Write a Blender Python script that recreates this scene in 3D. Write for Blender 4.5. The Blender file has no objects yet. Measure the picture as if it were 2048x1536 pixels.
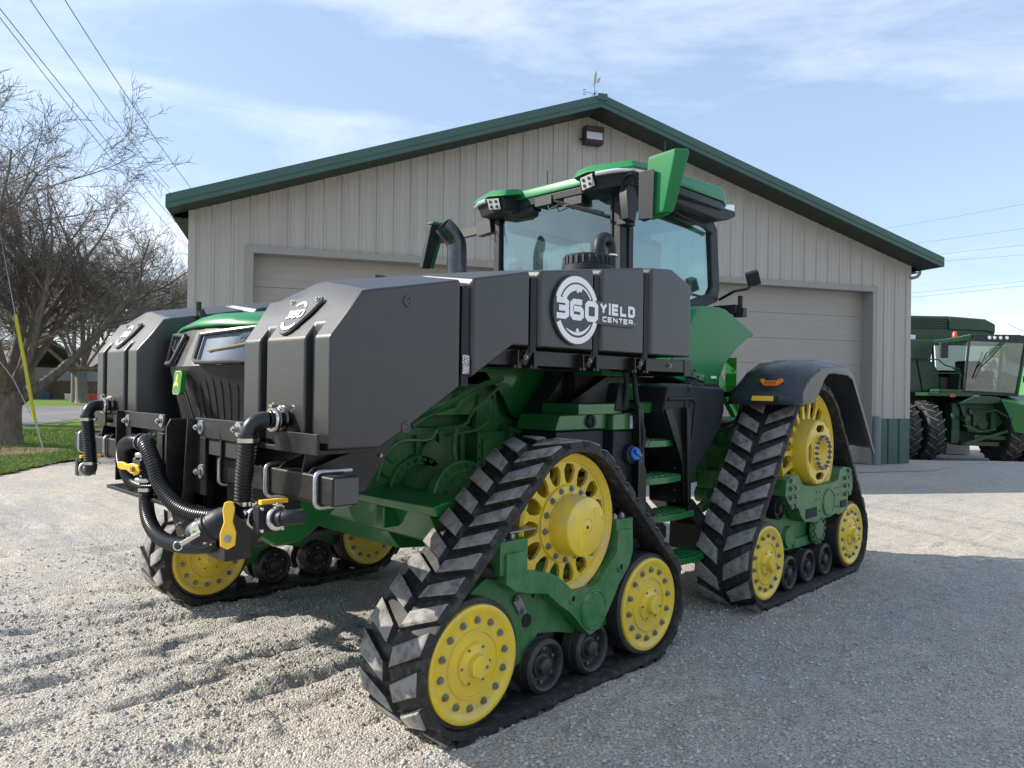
import bpy, math, random
import numpy as np
from math import sin, cos, pi, radians, atan2, sqrt, tan
from mathutils import Vector, Matrix
random.seed(7); rng = np.random.default_rng(7)
SC = bpy.context.scene; COL = SC.collection

# ------------------------------------------------------------------ camera
PSI = radians(44.8); PIT = math.atan(7/1480.); ROLL = 0.014
fw = Vector((cos(PSI)*cos(PIT), sin(PSI)*cos(PIT), sin(PIT)))
rt0 = Vector((sin(PSI), -cos(PSI), 0)); up0 = rt0.cross(fw)
rt = rt0*cos(ROLL)+up0*sin(ROLL); up = up0*cos(ROLL)-rt0*sin(ROLL)
cd = bpy.data.cameras.new('camera'); cam = bpy.data.objects.new('camera', cd); COL.objects.link(cam)
m = Matrix((rt, up, -fw)).transposed().to_4x4(); m.translation = Vector((0, 0, 1.6)); cam.matrix_world = m
cd.sensor_width = 36; cd.lens = 1480/2048*36; cd.clip_start = .05; cd.clip_end = 3000
SC.camera = cam
# ------------------------------------------------------------------ sky, sun, exposure
SUN_EL = radians(33)
sh = Vector((.64, -.768, 0)).normalized()            # direction shadows fall
sundir = Vector((-sh.x*cos(SUN_EL), -sh.y*cos(SUN_EL), sin(SUN_EL)))
w = bpy.data.worlds.new('World'); SC.world = w; w.use_nodes = True
nt = w.node_tree; N = nt.nodes; L = nt.links; bg = N['Background']
sky = N.new('ShaderNodeTexSky'); sky.sky_type = 'NISHITA'; sky.sun_disc = False
sky.sun_elevation = SUN_EL; sky.sun_rotation = atan2(sundir.x, sundir.y)
sky.air_density = 1.15; sky.dust_density = .35; sky.ozone_density = 1.5; sky.altitude = 200
tc = N.new('ShaderNodeTexCoord')
mp = N.new('ShaderNodeMapping'); mp.inputs['Scale'].default_value = (1, 1, 3.6); mp.inputs['Rotation'].default_value = (.15, .1, .5)
L.new(tc.outputs['Generated'], mp.inputs['Vector'])
n1 = N.new('ShaderNodeTexNoise'); n1.inputs['Scale'].default_value = 2.3; n1.inputs['Detail'].default_value = 9; n1.inputs['Roughness'].default_value = .62; n1.inputs['Distortion'].default_value = .5
L.new(mp.outputs[0], n1.inputs['Vector'])
n2 = N.new('ShaderNodeTexNoise'); n2.inputs['Scale'].default_value = 1.1; n2.inputs['Detail'].default_value = 3
L.new(mp.outputs[0], n2.inputs['Vector'])
mm = N.new('ShaderNodeMath'); mm.operation = 'MULTIPLY'; L.new(n1.outputs[0], mm.inputs[0]); L.new(n2.outputs[0], mm.inputs[1])
cr = N.new('ShaderNodeValToRGB'); cr.color_ramp.elements[0].position = .21; cr.color_ramp.elements[1].position = .40
cr.color_ramp.elements[0].color = (0, 0, 0, 1); cr.color_ramp.elements[1].color = (.62, .62, .62, 1)
L.new(mm.outputs[0], cr.inputs[0])
fl = N.new('ShaderNodeMixRGB'); fl.inputs[0].default_value = .42; fl.inputs[2].default_value = (3.2, 4.4, 6.6, 1)
mx = N.new('ShaderNodeMixRGB'); mx.inputs[2].default_value = (7.6, 7.9, 8.4, 1)
hs = N.new('ShaderNodeHueSaturation'); hs.inputs['Saturation'].default_value = .80; hs.inputs['Value'].default_value = 1.0
L.new(sky.outputs[0], hs.inputs['Color'])
L.new(cr.outputs[0], mx.inputs[0]); L.new(hs.outputs[0], fl.inputs[1]); L.new(fl.outputs[0], mx.inputs[1]); L.new(mx.outputs[0], bg.inputs[0])
bg.inputs[1].default_value = .112
sd = bpy.data.lights.new('sun', 'SUN'); sd.energy = 4.9; sd.angle = radians(.5); sd.color = (1, .93, .82)
so = bpy.data.objects.new('sun', sd); COL.objects.link(so); so.rotation_euler = sundir.to_track_quat('Z', 'Y').to_euler(); so.location = (-20, 30, 40)
SC.view_settings.view_transform = 'Standard'; SC.view_settings.look = 'None'; SC.view_settings.gamma = 1
SC.view_settings.exposure = .72
SC.view_settings.use_curve_mapping = False

# ------------------------------------------------------------------ mesh helpers
class MB:
    def __init__(s, xf=None): s.v = []; s.f = []; s.m = []; s.xf = xf
    def add(s, vs, fs, m=0):
        o = len(s.v); s.v += [tuple(v) for v in vs]
        for f in fs: s.f.append(tuple(i+o for i in f)); s.m.append(m)
    def box(s, x0, x1, y0, y1, z0, z1, m=0):
        s.add([(x, y, z) for z in (z0, z1) for y in (y0, y1) for x in (x0, x1)],
              [(0, 2, 3, 1), (4, 5, 7, 6), (0, 1, 5, 4), (2, 6, 7, 3), (0, 4, 6, 2), (1, 3, 7, 5)], m)
    def obox(s, c, size, R, m=0):
        a, b, d = [x/2 for x in size]; c = Vector(c)
        s.add([c+R @ Vector((x, y, z)) for z in (-d, d) for y in (-b, b) for x in (-a, a)],
              [(0, 2, 3, 1), (4, 5, 7, 6), (0, 1, 5, 4), (2, 6, 7, 3), (0, 4, 6, 2), (1, 3, 7, 5)], m)
    def prism(s, pts, ax, a, b, m=0):
        i = 'XYZ'.index(ax)
        def P(p, t):
            q = list(p); q.insert(i, t); return q
        n = len(pts); A = sum(pts[k][0]*pts[(k+1) % n][1]-pts[(k+1) % n][0]*pts[k][1] for k in range(n))
        if (A < 0) != (ax == 'Y'): pts = pts[::-1]
        if a > b: a, b = b, a
        s.add([P(p, a) for p in pts]+[P(p, b) for p in pts],
              [tuple(range(n))[::-1], tuple(range(n, 2*n))]+[(k, (k+1) % n, n+(k+1) % n, n+k) for k in range(n)], m)
    def cyl(s, p0, p1, r0, r1=None, n=16, m=0, cap=True, mc=None):
        p0 = Vector(p0); p1 = Vector(p1); r1 = r0 if r1 is None else r1
        d = (p1-p0).normalized(); a = d.orthogonal().normalized(); b = d.cross(a); vs = []
        for p, r in ((p0, r0), (p1, r1)):
            for k in range(n): t = 2*pi*k/n; vs.append(p+a*cos(t)*r+b*sin(t)*r)
        s.add(vs, [(k, (k+1) % n, n+(k+1) % n, n+k) for k in range(n)], m)
        if cap: s.add(vs, [tuple(range(n))[::-1], tuple(range(n, 2*n))], m if mc is None else mc)
    def lathe(s, c, ax, prof, n=32, m=0):
        c = Vector(c); d = Vector(ax).normalized(); a = d.orthogonal().normalized(); b = d.cross(a); vs = []
        for (t, r) in prof:
            for k in range(n): q = 2*pi*k/n; vs.append(c+d*t+(a*cos(q)+b*sin(q))*max(r, .0001))
        s.add(vs, [(j*n+k, j*n+(k+1) % n, (j+1)*n+(k+1) % n, (j+1)*n+k) for j in range(len(prof)-1) for k in range(n)], m)
    def tube(s, pts, r, n=8, m=0, cap=True):
        pts = [Vector(p) for p in pts]; k = len(pts); R = r if isinstance(r, (list, tuple)) else [r]*k
        a = None; vs = []
        for i, p in enumerate(pts):
            d = (pts[min(i+1, k-1)]-pts[max(i-1, 0)])
            d = d.normalized() if d.length > 1e-9 else Vector((0, 0, 1))
            a = d.orthogonal().normalized() if a is None else (a-d*a.dot(d)).normalized()
            b = d.cross(a)
            for j in range(n): t = 2*pi*j/n; vs.append(p+a*cos(t)*R[i]+b*sin(t)*R[i])
        fs = [(i*n+j, i*n+(j+1) % n, (i+1)*n+(j+1) % n, (i+1)*n+j) for i in range(k-1) for j in range(n)]
        if cap: fs += [tuple(range(n))[::-1], tuple(range((k-1)*n, k*n))]
        s.add(vs, fs, m)
    def bar(s, p0, p1, w, h, m=0, upv=(0, 0, 1)):
        p0 = Vector(p0); p1 = Vector(p1); d = (p1-p0).normalized(); u = Vector(upv); sd_ = d.cross(u).normalized(); u = sd_.cross(d)
        R = Matrix((d, sd_, u)).transposed(); s.obox((p0+p1)/2, ((p1-p0).length, w, h), R, m)
    def bolt(s, p, ax, r=.012, h=.012, m=1, washer=True):
        p = Vector(p); ax = Vector(ax).normalized()
        if washer: s.cyl(p, p+ax*h*.3, r*1.25, n=10, m=m)
        s.cyl(p+ax*h*.3, p+ax*h*1.1, r, r*.92, n=6, m=m); s.cyl(p+ax*h*1.1, p+ax*h*1.5, r*.5, n=8, m=m)
    def build(s, name, mats, parent=None, bevel=0, smooth=38, seg=2, mods=()):
        v = np.array(s.v, dtype=float) if s.v else np.zeros((0, 3)); fl = s.f
        if s.xf:
            v = v.copy(); v[:, 1] = s.xf-v[:, 1]; fl = [f[::-1] for f in fl]
        off = np.zeros(3)
        if parent is not None and parent.get('_o') is not None: off = np.array(parent['_o'])
        me = bpy.data.meshes.new(name); me.from_pydata((v-off).tolist(), [], fl); me.update()
        if not isinstance(mats, (list, tuple)): mats = [mats]
        for mt in mats: me.materials.append(mt)
        me.polygons.foreach_set('material_index', [min(x, len(mats)-1) for x in s.m])
        if smooth: me.shade_smooth(); me.set_sharp_from_angle(angle=radians(smooth))
        o = bpy.data.objects.new(name, me); COL.objects.link(o)
        if parent is not None: o.parent = parent; o['_o'] = tuple(off)
        if bevel:
            b = o.modifiers.new('bevel', 'BEVEL'); b.width = bevel; b.segments = seg; b.limit_method = 'ANGLE'; b.angle_limit = radians(32); b.harden_normals = bool(smooth)
        return o
def tag(o, label=None, cat=None, group=None, kind=None):
    if label: o['label'] = label
    if cat: o['category'] = cat
    if group: o['group'] = group
    if kind: o['kind'] = kind
    return o
def thing(name, loc, label, cat, group=None, rz=0, local=False):
    o = bpy.data.objects.new(name, None); COL.objects.link(o); o.location = loc; o.rotation_euler = (0, 0, rz)
    o['_o'] = (0., 0., 0.) if local else tuple(float(x) for x in loc)
    o.empty_display_size = .3
    return tag(o, label, cat, group)
def mesh_np(name, V, Fq, mats, parent=None, smooth=False, mi=None):
    me = bpy.data.meshes.new(name); k = Fq.shape[1]
    me.vertices.add(len(V)); me.vertices.foreach_set('co', np.ascontiguousarray(V, dtype=np.float32).ravel())
    me.loops.add(Fq.size); me.loops.foreach_set('vertex_index', np.ascontiguousarray(Fq, dtype=np.int32).ravel())
    me.polygons.add(len(Fq)); me.polygons.foreach_set('loop_start', np.arange(len(Fq), dtype=np.int32)*k)
    me.polygons.foreach_set('loop_total', np.full(len(Fq), k, dtype=np.int32))
    for mt in (mats if isinstance(mats, (list, tuple)) else [mats]): me.materials.append(mt)
    if mi is not None: me.polygons.foreach_set('material_index', mi.astype(np.int32))
    me.polygons.foreach_set('use_smooth', np.full(len(Fq), bool(smooth)))
    me.update(calc_edges=True); me.validate()
    o = bpy.data.objects.new(name, me); COL.objects.link(o)
    if parent is not None: o.parent = parent
    return o

# ------------------------------------------------------------------ materials
def mat(name, col, rough=.5, metal=0, coat=0, var=None, vscale=6, vmix=(.35, .65), bump=0, bscale=40, spec=None, detail=4, rvar=0, aniso=None, dust=None):
    m = bpy.data.materials.new(name); m.use_nodes = True; nt = m.node_tree; b = nt.nodes['Principled BSDF']; nn = nt.nodes; ll = nt.links
    b.inputs['Base Color'].default_value = (*col, 1); b.inputs['Roughness'].default_value = rough; b.inputs['Metallic'].default_value = metal
    if coat: b.inputs['Coat Weight'].default_value = coat; b.inputs['Coat Roughness'].default_value = .08
    if spec is not None: b.inputs['Specular IOR Level'].default_value = spec
    t = nn.new('ShaderNodeTexCoord'); mpn = nn.new('ShaderNodeMapping'); ll.new(t.outputs['Object'], mpn.inputs[0])
    if aniso: mpn.inputs['Scale'].default_value = aniso
    cur = None
    if var:
        n = nn.new('ShaderNodeTexNoise'); n.inputs['Scale'].default_value = vscale; n.inputs['Detail'].default_value = detail; n.inputs['Roughness'].default_value = .65
        ll.new(mpn.outputs[0], n.inputs['Vector'])
        r = nn.new('ShaderNodeValToRGB'); r.color_ramp.elements[0].position = vmix[0]; r.color_ramp.elements[1].position = vmix[1]
        r.color_ramp.elements[0].color = (*col, 1); r.color_ramp.elements[1].color = (*var, 1)
        ll.new(n.outputs[0], r.inputs[0]); cur = r.outputs[0]
        if rvar:
            q = nn.new('ShaderNodeMapRange'); q.inputs['To Min'].default_value = rough-rvar; q.inputs['To Max'].default_value = rough+rvar
            ll.new(n.outputs[0], q.inputs[0]); ll.new(q.outputs[0], b.inputs['Roughness'])
    if dust:   # pale dust settled on upward faces and low down: (colour, amount)
        g = nn.new('ShaderNodeNewGeometry'); sx = nn.new('ShaderNodeSeparateXYZ'); ll.new(g.outputs['Normal'], sx.inputs[0])
        n = nn.new('ShaderNodeTexNoise'); n.inputs['Scale'].default_value = 9; n.inputs['Detail'].default_value = 8; n.inputs['Roughness'].default_value = .7; ll.new(t.outputs['Object'], n.inputs['Vector'])
        a = nn.new('ShaderNodeMapRange'); a.inputs['From Min'].default_value = -.3; a.inputs['From Max'].default_value = 1; a.inputs['To Min'].default_value = .15*dust[1]; a.inputs['To Max'].default_value = dust[1]; ll.new(sx.outputs[2], a.inputs[0])
        c = nn.new('ShaderNodeMapRange'); c.inputs['From Min'].default_value = .4; c.inputs['From Max'].default_value = .65; ll.new(n.outputs[0], c.inputs[0])
        mu = nn.new('ShaderNodeMath'); mu.operation = 'MULTIPLY'; ll.new(a.outputs[0], mu.inputs[0]); ll.new(c.outputs[0], mu.inputs[1])
        x = nn.new('ShaderNodeMixRGB'); ll.new(mu.outputs[0], x.inputs[0])
        if cur: ll.new(cur, x.inputs[1])
        else: x.inputs[1].default_value = (*col, 1)
        x.inputs[2].default_value = (*dust[0], 1); cur = x.outputs[0]
    if cur: ll.new(cur, b.inputs['Base Color'])
    if bump:
        n = nn.new('ShaderNodeTexNoise'); n.inputs['Scale'].default_value = bscale; n.inputs['Detail'].default_value = 5; ll.new(mpn.outputs[0], n.inputs['Vector'])
        bp = nn.new('ShaderNodeBump'); bp.inputs['Strength'].default_value = bump; bp.inputs['Distance'].default_value = .25/bscale
        ll.new(n.outputs[0], bp.inputs['Height']); ll.new(bp.outputs[0], b.inputs['Normal'])
    return m
DUST = (.36, .33, .28)
M = {}
M['green'] = mat('green_paint', (.014, .145, .032), .28, coat=.5, var=(.016, .14, .038), vscale=3)
M['greenglossy'] = mat('glossy_green_paint', (.009, .17, .05), .38, coat=.05, spec=.3)
M['chassis'] = mat('chassis_green', (.011, .112, .022), .42, var=(.022, .16, .035), vscale=7, bump=.15, bscale=90, dust=(DUST, .35))
M['casting'] = mat('cast_green', (.013, .135, .028), .42, var=(.022, .16, .04), vscale=8, bump=.2, bscale=140, dust=(DUST, .5))
M['yellow'] = mat('yellow_paint', (.78, .56, .02), .35, coat=.2, var=(.70, .50, .035), vscale=5, dust=((.40, .36, .26), .75))
M['bolt'] = mat('zinc_bolt', (.34, .36, .37), .38, metal=.8, var=(.22, .23, .24), vscale=60)
M['zinc'] = mat('galvanised', (.50, .52, .54), .38, metal=.85, var=(.36, .38, .40), vscale=40)
M['steel'] = mat('stainless', (.62, .60, .56), .22, metal=1)
M['tank'] = mat('textured_black_plastic', (.010, .0105, .012), .39, spec=.8, var=(.015, .015, .016), vscale=2.5, vmix=(.3, .7), bump=.025, bscale=300, detail=6, rvar=.04, dust=((.20, .19, .17), .06))
_b = M['tank'].node_tree.nodes['Principled BSDF']; _b.inputs['Sheen Weight'].default_value = .0; _b.inputs['Sheen Roughness'].default_value = .45; _b.inputs['Sheen Tint'].default_value = (1, .96, .86, 1)
M['plastic'] = mat('black_plastic', (.014, .017, .022), .50, var=(.020, .024, .030), vscale=5, bump=.04, bscale=200, spec=.3)
M['fender'] = mat('fender_plastic', (.015, .020, .027), .30, var=(.022, .028, .036), vscale=4, dust=(DUST, .06))
M['steelblack'] = mat('black_painted_steel', (.006, .006, .007), .36, var=(.022, .021, .020), vscale=14, vmix=(.55, .85), dust=(DUST, .09), rvar=.1, spec=.4)
M['hose'] = mat('black_hose', (.010, .010, .012), .33)
M['rubber'] = mat('track_rubber', (.012, .012, .012), .66, var=(.085, .08, .07), vscale=20, vmix=(.50, .80), bump=.3, bscale=80)
M['lug'] = mat('worn_lug_rubber', (.26, .25, .235), .9, var=(.075, .07, .064), vscale=17, vmix=(.44, .70), bump=.9, bscale=120, detail=10)
M['tyre'] = mat('roller_rubber', (.013, .013, .015), .55, var=(.028, .027, .026), vscale=14, dust=(DUST, .15))
M['white'] = mat('white_lettering', (.82, .82, .82), .5)
M['plate'] = mat('emblem_grey', (.040, .045, .052), .42)
M['plate2'] = mat('front_emblem_grey', (.13, .14, .155), .75, spec=.2)
M['orange'] = mat('amber_lens', (.85, .22, .015), .2, coat=.6)
M['reflector'] = mat('yellow_reflector', (.85, .52, .02), .35)
M['handle'] = mat('yellow_valve_handle', (.86, .50, .02), .4)
M['red'] = mat('red_cap', (.55, .03, .02), .4)
M['blue'] = mat('blue_cap', (.02, .16, .55), .35)
M['lime'] = mat('bright_green', (.05, .33, .04), .35)
M['lamp'] = mat('clear_lamp', (.75, .78, .80), .15, metal=.6)
M['lampglass'] = mat('lamp_reflector', (.035, .05, .075), .28)
M['grille'] = mat('grille_mesh', (.014, .014, .014), .42, spec=.35, bump=.8, bscale=160, aniso=(1, 1, 3))
M['dark'] = mat('dark_cavity', (.004, .004, .004), .7)
M['rust'] = mat('orange_bolt', (.40, .13, .02), .6)
M['seat'] = mat('cab_interior', (.03, .03, .032), .7)
M['exhaust'] = mat('exhaust_steel', (.06, .065, .075), .25, metal=.75, var=(.10, .10, .11), vscale=9)
def glass(name, tint, refl=.32, rough=0.02, gc=(.72, .84, .82)):
    m = bpy.data.materials.new(name); m.use_nodes = True; nt = m.node_tree; nn = nt.nodes; ll = nt.links; nn.remove(nn['Principled BSDF'])
    t = nn.new('ShaderNodeBsdfTransparent'); t.inputs[0].default_value = (*tint, 1)
    g = nn.new('ShaderNodeBsdfGlossy'); g.inputs['Roughness'].default_value = rough; g.inputs[0].default_value = (*gc, 1)
    f0 = nn.new('ShaderNodeLayerWeight'); f0.inputs[0].default_value = .5; f = nn.new('ShaderNodeMath'); f.operation = 'POWER'; f.inputs[1].default_value = 3.5; ll.new(f0.outputs['Facing'], f.inputs[0])
    a = nn.new('ShaderNodeMapRange'); a.inputs['To Min'].default_value = refl; a.inputs['To Max'].default_value = .95; ll.new(f.outputs[0], a.inputs[0])
    x = nn.new('ShaderNodeMixShader'); ll.new(a.outputs[0], x.inputs[0]); ll.new(t.outputs[0], x.inputs[1]); ll.new(g.outputs[0], x.inputs[2])
    ll.new(x.outputs[0], nn['Material Output'].inputs[0]); return m
M['glass'] = glass('cab_glass', (.62, .80, .78), .20)
M['glassin'] = glass('inner_glass', (.80, .90, .88), .08)
M['glassdark'] = glass('harvester_glass', (.22, .28, .27), .30, gc=(.55, .62, .62))
M['clear'] = glass('headlight_glass', (.75, .8, .85), .12, gc=(.26, .32, .40))

# ------------------------------------------------------------------ value noise
def vnoise(x, y, seed, per=256):
    r = np.random.default_rng(seed).random((per, per)).astype(np.float32)
    xi = np.floor(x).astype(int); yi = np.floor(y).astype(int); fx = x-xi; fy = y-yi
    fx = fx*fx*(3-2*fx); fy = fy*fy*(3-2*fy)
    a = r[xi % per, yi % per]; b = r[(xi+1) % per, yi % per]; c = r[xi % per, (yi+1) % per]; d = r[(xi+1) % per, (yi+1) % per]
    return (a*(1-fx)+b*fx)*(1-fy)+(c*(1-fx)+d*fx)*fy
def sst(a, b, x): t = np.clip((x-a)/(b-a), 0, 1); return t*t*(3-2*t)
def terrain(x, y):
    """broad lie of the land"""
    x = np.asarray(x, float); y = np.asarray(y, float)
    d = x*.71+y*.704; r = x*.704-y*.71
    right = sst(4, 10, r)*sst(17.5, 23, d)
    return -.60*right-.015
def gheight(x, y):
    z = terrain(x, y)
    near = 1-sst(9, 16, np.hypot(x, y))
    z = z+near*((vnoise(x*.9, y*.9, 1)-.5)*.03+(vnoise(x*3.3, y*3.3, 2)-.5)*.022+(vnoise(x*11, y*11, 3)-.5)*.012+(vnoise(x*27, y*27, 4)-.5)*.008)
    # furrows pressed by lugs of passing machines: two families of bars in the loose gravel
    for (a, fu, fv, sd_, dep) in ((radians(4), 1.5, 8.5, 11, .036), (radians(-28), 1.3, 9.0, 12, .034)):
        u = x*cos(a)+y*sin(a); v = -x*sin(a)+y*cos(a)
        n = vnoise(u*fu+vnoise(x*2, y*2, 20)*1.0, v*fv, sd_)
        msk = sst(.32, .50, vnoise(x*.7+5, y*.7, sd_+3))
        lf = 1-sst(-1.0, 2.2, x-y+1.0)*.82
        z = z-near*dep*sst(.58, .74, n)*msk*lf+near*dep*.45*sst(.30, .05, n)*msk*lf
    u = x*cos(-.2)+y*sin(-.2); v = -x*sin(-.2)+y*cos(-.2); n = vnoise(u*2.6+vnoise(x*3, y*3, 61), v*15, 62)
    z = z-near*.022*sst(.60, .78, n)*sst(.35, .55, vnoise(x*1.1, y*1.1+9, 63))*(1-sst(-1.0, 2.2, x-y+1.0)*.7)
    return z

# ------------------------------------------------------------------ ground materials
def ground_mat(name, cols, s1=.35, s2=5, peb=95, bump=.7, dark=.45):
    m = bpy.data.materials.new(name); m.use_nodes = True; nt = m.node_tree; b = nt.nodes['Principled BSDF']; nn = nt.nodes; ll = nt.links
    b.inputs['Roughness'].default_value = .95; b.inputs['Specular IOR Level'].default_value = .15
    t = nn.new('ShaderNodeTexCoord')
    def noise(s, d, r=.6):
        n = nn.new('ShaderNodeTexNoise'); n.inputs['Scale'].default_value = s; n.inputs['Detail'].default_value = d; n.inputs['Roughness'].default_value = r; ll.new(t.outputs['Object'], n.inputs['Vector']); return n
    a = noise(s1, 6); r = nn.new('ShaderNodeValToRGB'); r.color_ramp.elements[0].position = .38; r.color_ramp.elements[1].position = .62
    r.color_ramp.elements[0].color = (*cols[0], 1); r.color_ramp.elements[1].color = (*cols[1], 1); ll.new(a.outputs[0], r.inputs[0])
    c = noise(s2, 9, .75); r2 = nn.new('ShaderNodeValToRGB'); r2.color_ramp.elements[0].position = .50; r2.color_ramp.elements[1].position = .72; r2.color_ramp.elements[1].color = (dark, dark, dark, 1); r2.color_ramp.elements[0].color = (0, 0, 0, 1); ll.new(c.outputs[0], r2.inputs[0])
    x = nn.new('ShaderNodeMixRGB'); ll.new(r2.outputs[0], x.inputs[0]); ll.new(r.outputs[0], x.inputs[1]); x.inputs[2].default_value = (*cols[2], 1)
    v = nn.new('ShaderNodeTexVoronoi'); v.inputs['Scale'].default_value = peb; ll.new(t.outputs['Object'], v.inputs['Vector'])
    sp = nn.new('ShaderNodeSeparateColor'); ll.new(v.outputs['Color'], sp.inputs[0])
    q = nn.new('ShaderNodeMapRange'); q.inputs['To Min'].default_value = .62; q.inputs['To Max'].default_value = 1.25; ll.new(sp.outputs[0], q.inputs[0])
    y = nn.new('ShaderNodeMixRGB'); y.blend_type = 'MULTIPLY'; y.inputs[0].default_value = 1; ll.new(x.outputs[0], y.inputs[1]); ll.new(q.outputs[0], y.inputs[2])
    ll.new(y.outputs[0], b.inputs['Base Color'])
    f = noise(38, 8, .8); ad = nn.new('ShaderNodeMath'); ad.operation = 'MULTIPLY_ADD'; ll.new(v.outputs['Distance'], ad.inputs[0]); ad.inputs[1].default_value = -.9; ll.new(f.outputs[0], ad.inputs[2])
    bp = nn.new('ShaderNodeBump'); bp.inputs['Strength'].default_value = bump; bp.inputs['Distance'].default_value = .02; ll.new(ad.outputs[0], bp.inputs['Height']); ll.new(bp.outputs[0], b.inputs['Normal'])
    return m
M['gravel'] = ground_mat('gravel', ((.43, .415, .39), (.54, .49, .415), (.24, .205, .165)), dark=.6)
M['lawn'] = ground_mat('lawn_soil', ((.10, .18, .03), (.15, .23, .045), (.19, .16, .08)), .5, 3, 40, .8)
M['dirt'] = ground_mat('bare_earth', ((.16, .115, .075), (.22, .16, .11), (.09, .065, .045)), 1.2, 4, 50, .8)
M['asphalt'] = ground_mat('old_asphalt', ((.17, .17, .172), (.22, .22, .218), (.12, .12, .12)), .3, 1.5, 90, .25)
M['concrete'] = ground_mat('concrete', ((.36, .35, .335), (.42, .405, .38), (.26, .25, .235)), .8, 3, 150, .12)

def grid_sheet(name, xs, ys, hf, mt, smooth=True):
    X, Y = np.meshgrid(xs, ys, indexing='ij'); Z = hf(X, Y); V = np.stack([X, Y, Z], -1).reshape(-1, 3)
    a, b = len(xs), len(ys); i = np.arange(a*b).reshape(a, b)
    F = np.stack([i[:-1, :-1], i[1:, :-1], i[1:, 1:], i[:-1, 1:]], -1).reshape(-1, 4)
    return mesh_np(name, V, F, mt, smooth=smooth)
def axis(lo, fa, fb, hi, step):
    out = list(np.arange(fa, fb, step)); s = step; x = fa
    left = []
    while x > lo: s *= 1.13; x -= s; left.append(max(x, lo-1))
    s = step; x = out[-1]; right = []
    while x < hi: s *= 1.10; x += s; right.append(x)
    return np.array(left[::-1]+out+right)
tag(grid_sheet('ground', axis(-400, -.6, 7.2, 600, .024), axis(-400, -.8, 7.0, 600, .024), gheight, M['gravel']), kind='structure')

def sheet(name, poly, z, mt, kind='structure', step=None):
    mb = MB(); mb.add([(x, y, z) for x, y in poly], [tuple(range(len(poly)))]); o = mb.build(name, mt, smooth=0)
    return tag(o, kind=kind)
def wob(p, q, n, a):
    r = []
    for i in range(n):
        t = i/n; x = p[0]+(q[0]-p[0])*t; y = p[1]+(q[1]-p[1])*t; r.append((x+random.uniform(-a, a), y+random.uniform(-a, a)))
    return r
edge = []
EP = [(-12, 6.0), (-4, 11.0), (2.8, 14.94), (4.0, 16.5), (4.86, 17.2), (6.3, 18.4), (9.0, 20.4)]
for a, b in zip(EP[:-1], EP[1:]): edge += wob(a, b, 26, .07)
lawn_poly = edge+[(9.2, 20.5), (16.5, 33.9), (60, 40), (300, 80), (300, 400), (-400, 400), (-400, -100), (-60, -40)]
sheet('lawn', lawn_poly, .012, M['lawn'])
road = [(-30, -28), (-2.8, 14.3), (5.86, 29.15), (10.17, 36.57), (16, 42), (30, 50), (60, 60), (60, 72), (14.95, 53.8), (10.4, 51.9), (-30, 36), (-60, 20), (-60, -30)]
sheet('road', road, .020, M['asphalt'])
bare = [(3.1+1.9*cos(t)*(1+.12*sin(5*t)), 19.6+1.5*sin(t)*(1+.15*cos(3*t))) for t in np.linspace(0, 2*pi, 40)[:-1]]
sheet('bare_earth', bare, .016, M['dirt'])
sheet('bare_earth', [(-1, 16.1), (1.5, 16.7), (3.6, 17.6), (4.8, 18.5), (5.3, 18.4), (4.0, 17.1), (2.0, 15.9), (-.5, 15.3)], .0165, M['dirt'])

# loose stones
def stones(n, name, rmin, rmax, dmax):
    P = []
    while len(P) < n:
        k = n*3; d = 2.3+(dmax-2.3)*rng.random(k)**1.5; a = PSI+radians(90)*(rng.random(k)-.5)
        x = d*np.cos(a); y = d*np.sin(a)
        ok = (vnoise(x*1.7, y*1.7, 31) > rng.random(k)*.75)
        P += list(zip(x[ok], y[ok]))
    P = np.array(P[:n]); z = gheight(P[:, 0], P[:, 1])
    base = np.array([(1, 0, 0), (0, 1, 0), (-1, 0, 0), (0, -1, 0), (.1, .1, 1), (0, 0, -1)], float)
    R = (rmin+(rmax-rmin)*rng.random(n)**4)
    V = base[None]*(1+.45*(rng.random((n, 6, 3))-.5))+.25*(rng.random((n, 6, 3))-.5); V[:, :, 2] *= .7
    an = rng.random(n)*2*pi; c, s_ = np.cos(an)[:, None], np.sin(an)[:, None]
    x = V[:, :, 0]*c-V[:, :, 1]*s_; y = V[:, :, 0]*s_+V[:, :, 1]*c
    V = np.stack([x*1.15, y*.85, V[:, :, 2]], -1)*R[:, None, None]+np.stack([P[:, 0], P[:, 1], z+R*.2], -1)[:, None]
    F = np.array([(0, 1, 4), (1, 2, 4), (2, 3, 4), (3, 0, 4), (1, 0, 5), (2, 1, 5), (3, 2, 5), (0, 3, 5)])
    F = (F[None]+6*np.arange(n)[:, None, None]).reshape(-1, 3); mi = np.repeat(rng.integers(0, 3, n), 8)
    ms = [mat('stone_pale', (.50, .475, .43), .9), mat('stone_grey', (.38, .37, .355), .9), mat('stone_tan', (.42, .375, .31), .9)]
    o = mesh_np(name, V.reshape(-1, 3), F, ms, mi=mi); return tag(o, 'loose grey limestone chips scattered over the gravel yard', 'gravel', kind='stuff')
stones(60000, 'gravel_stones', .0025, .015, 8.5)

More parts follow.
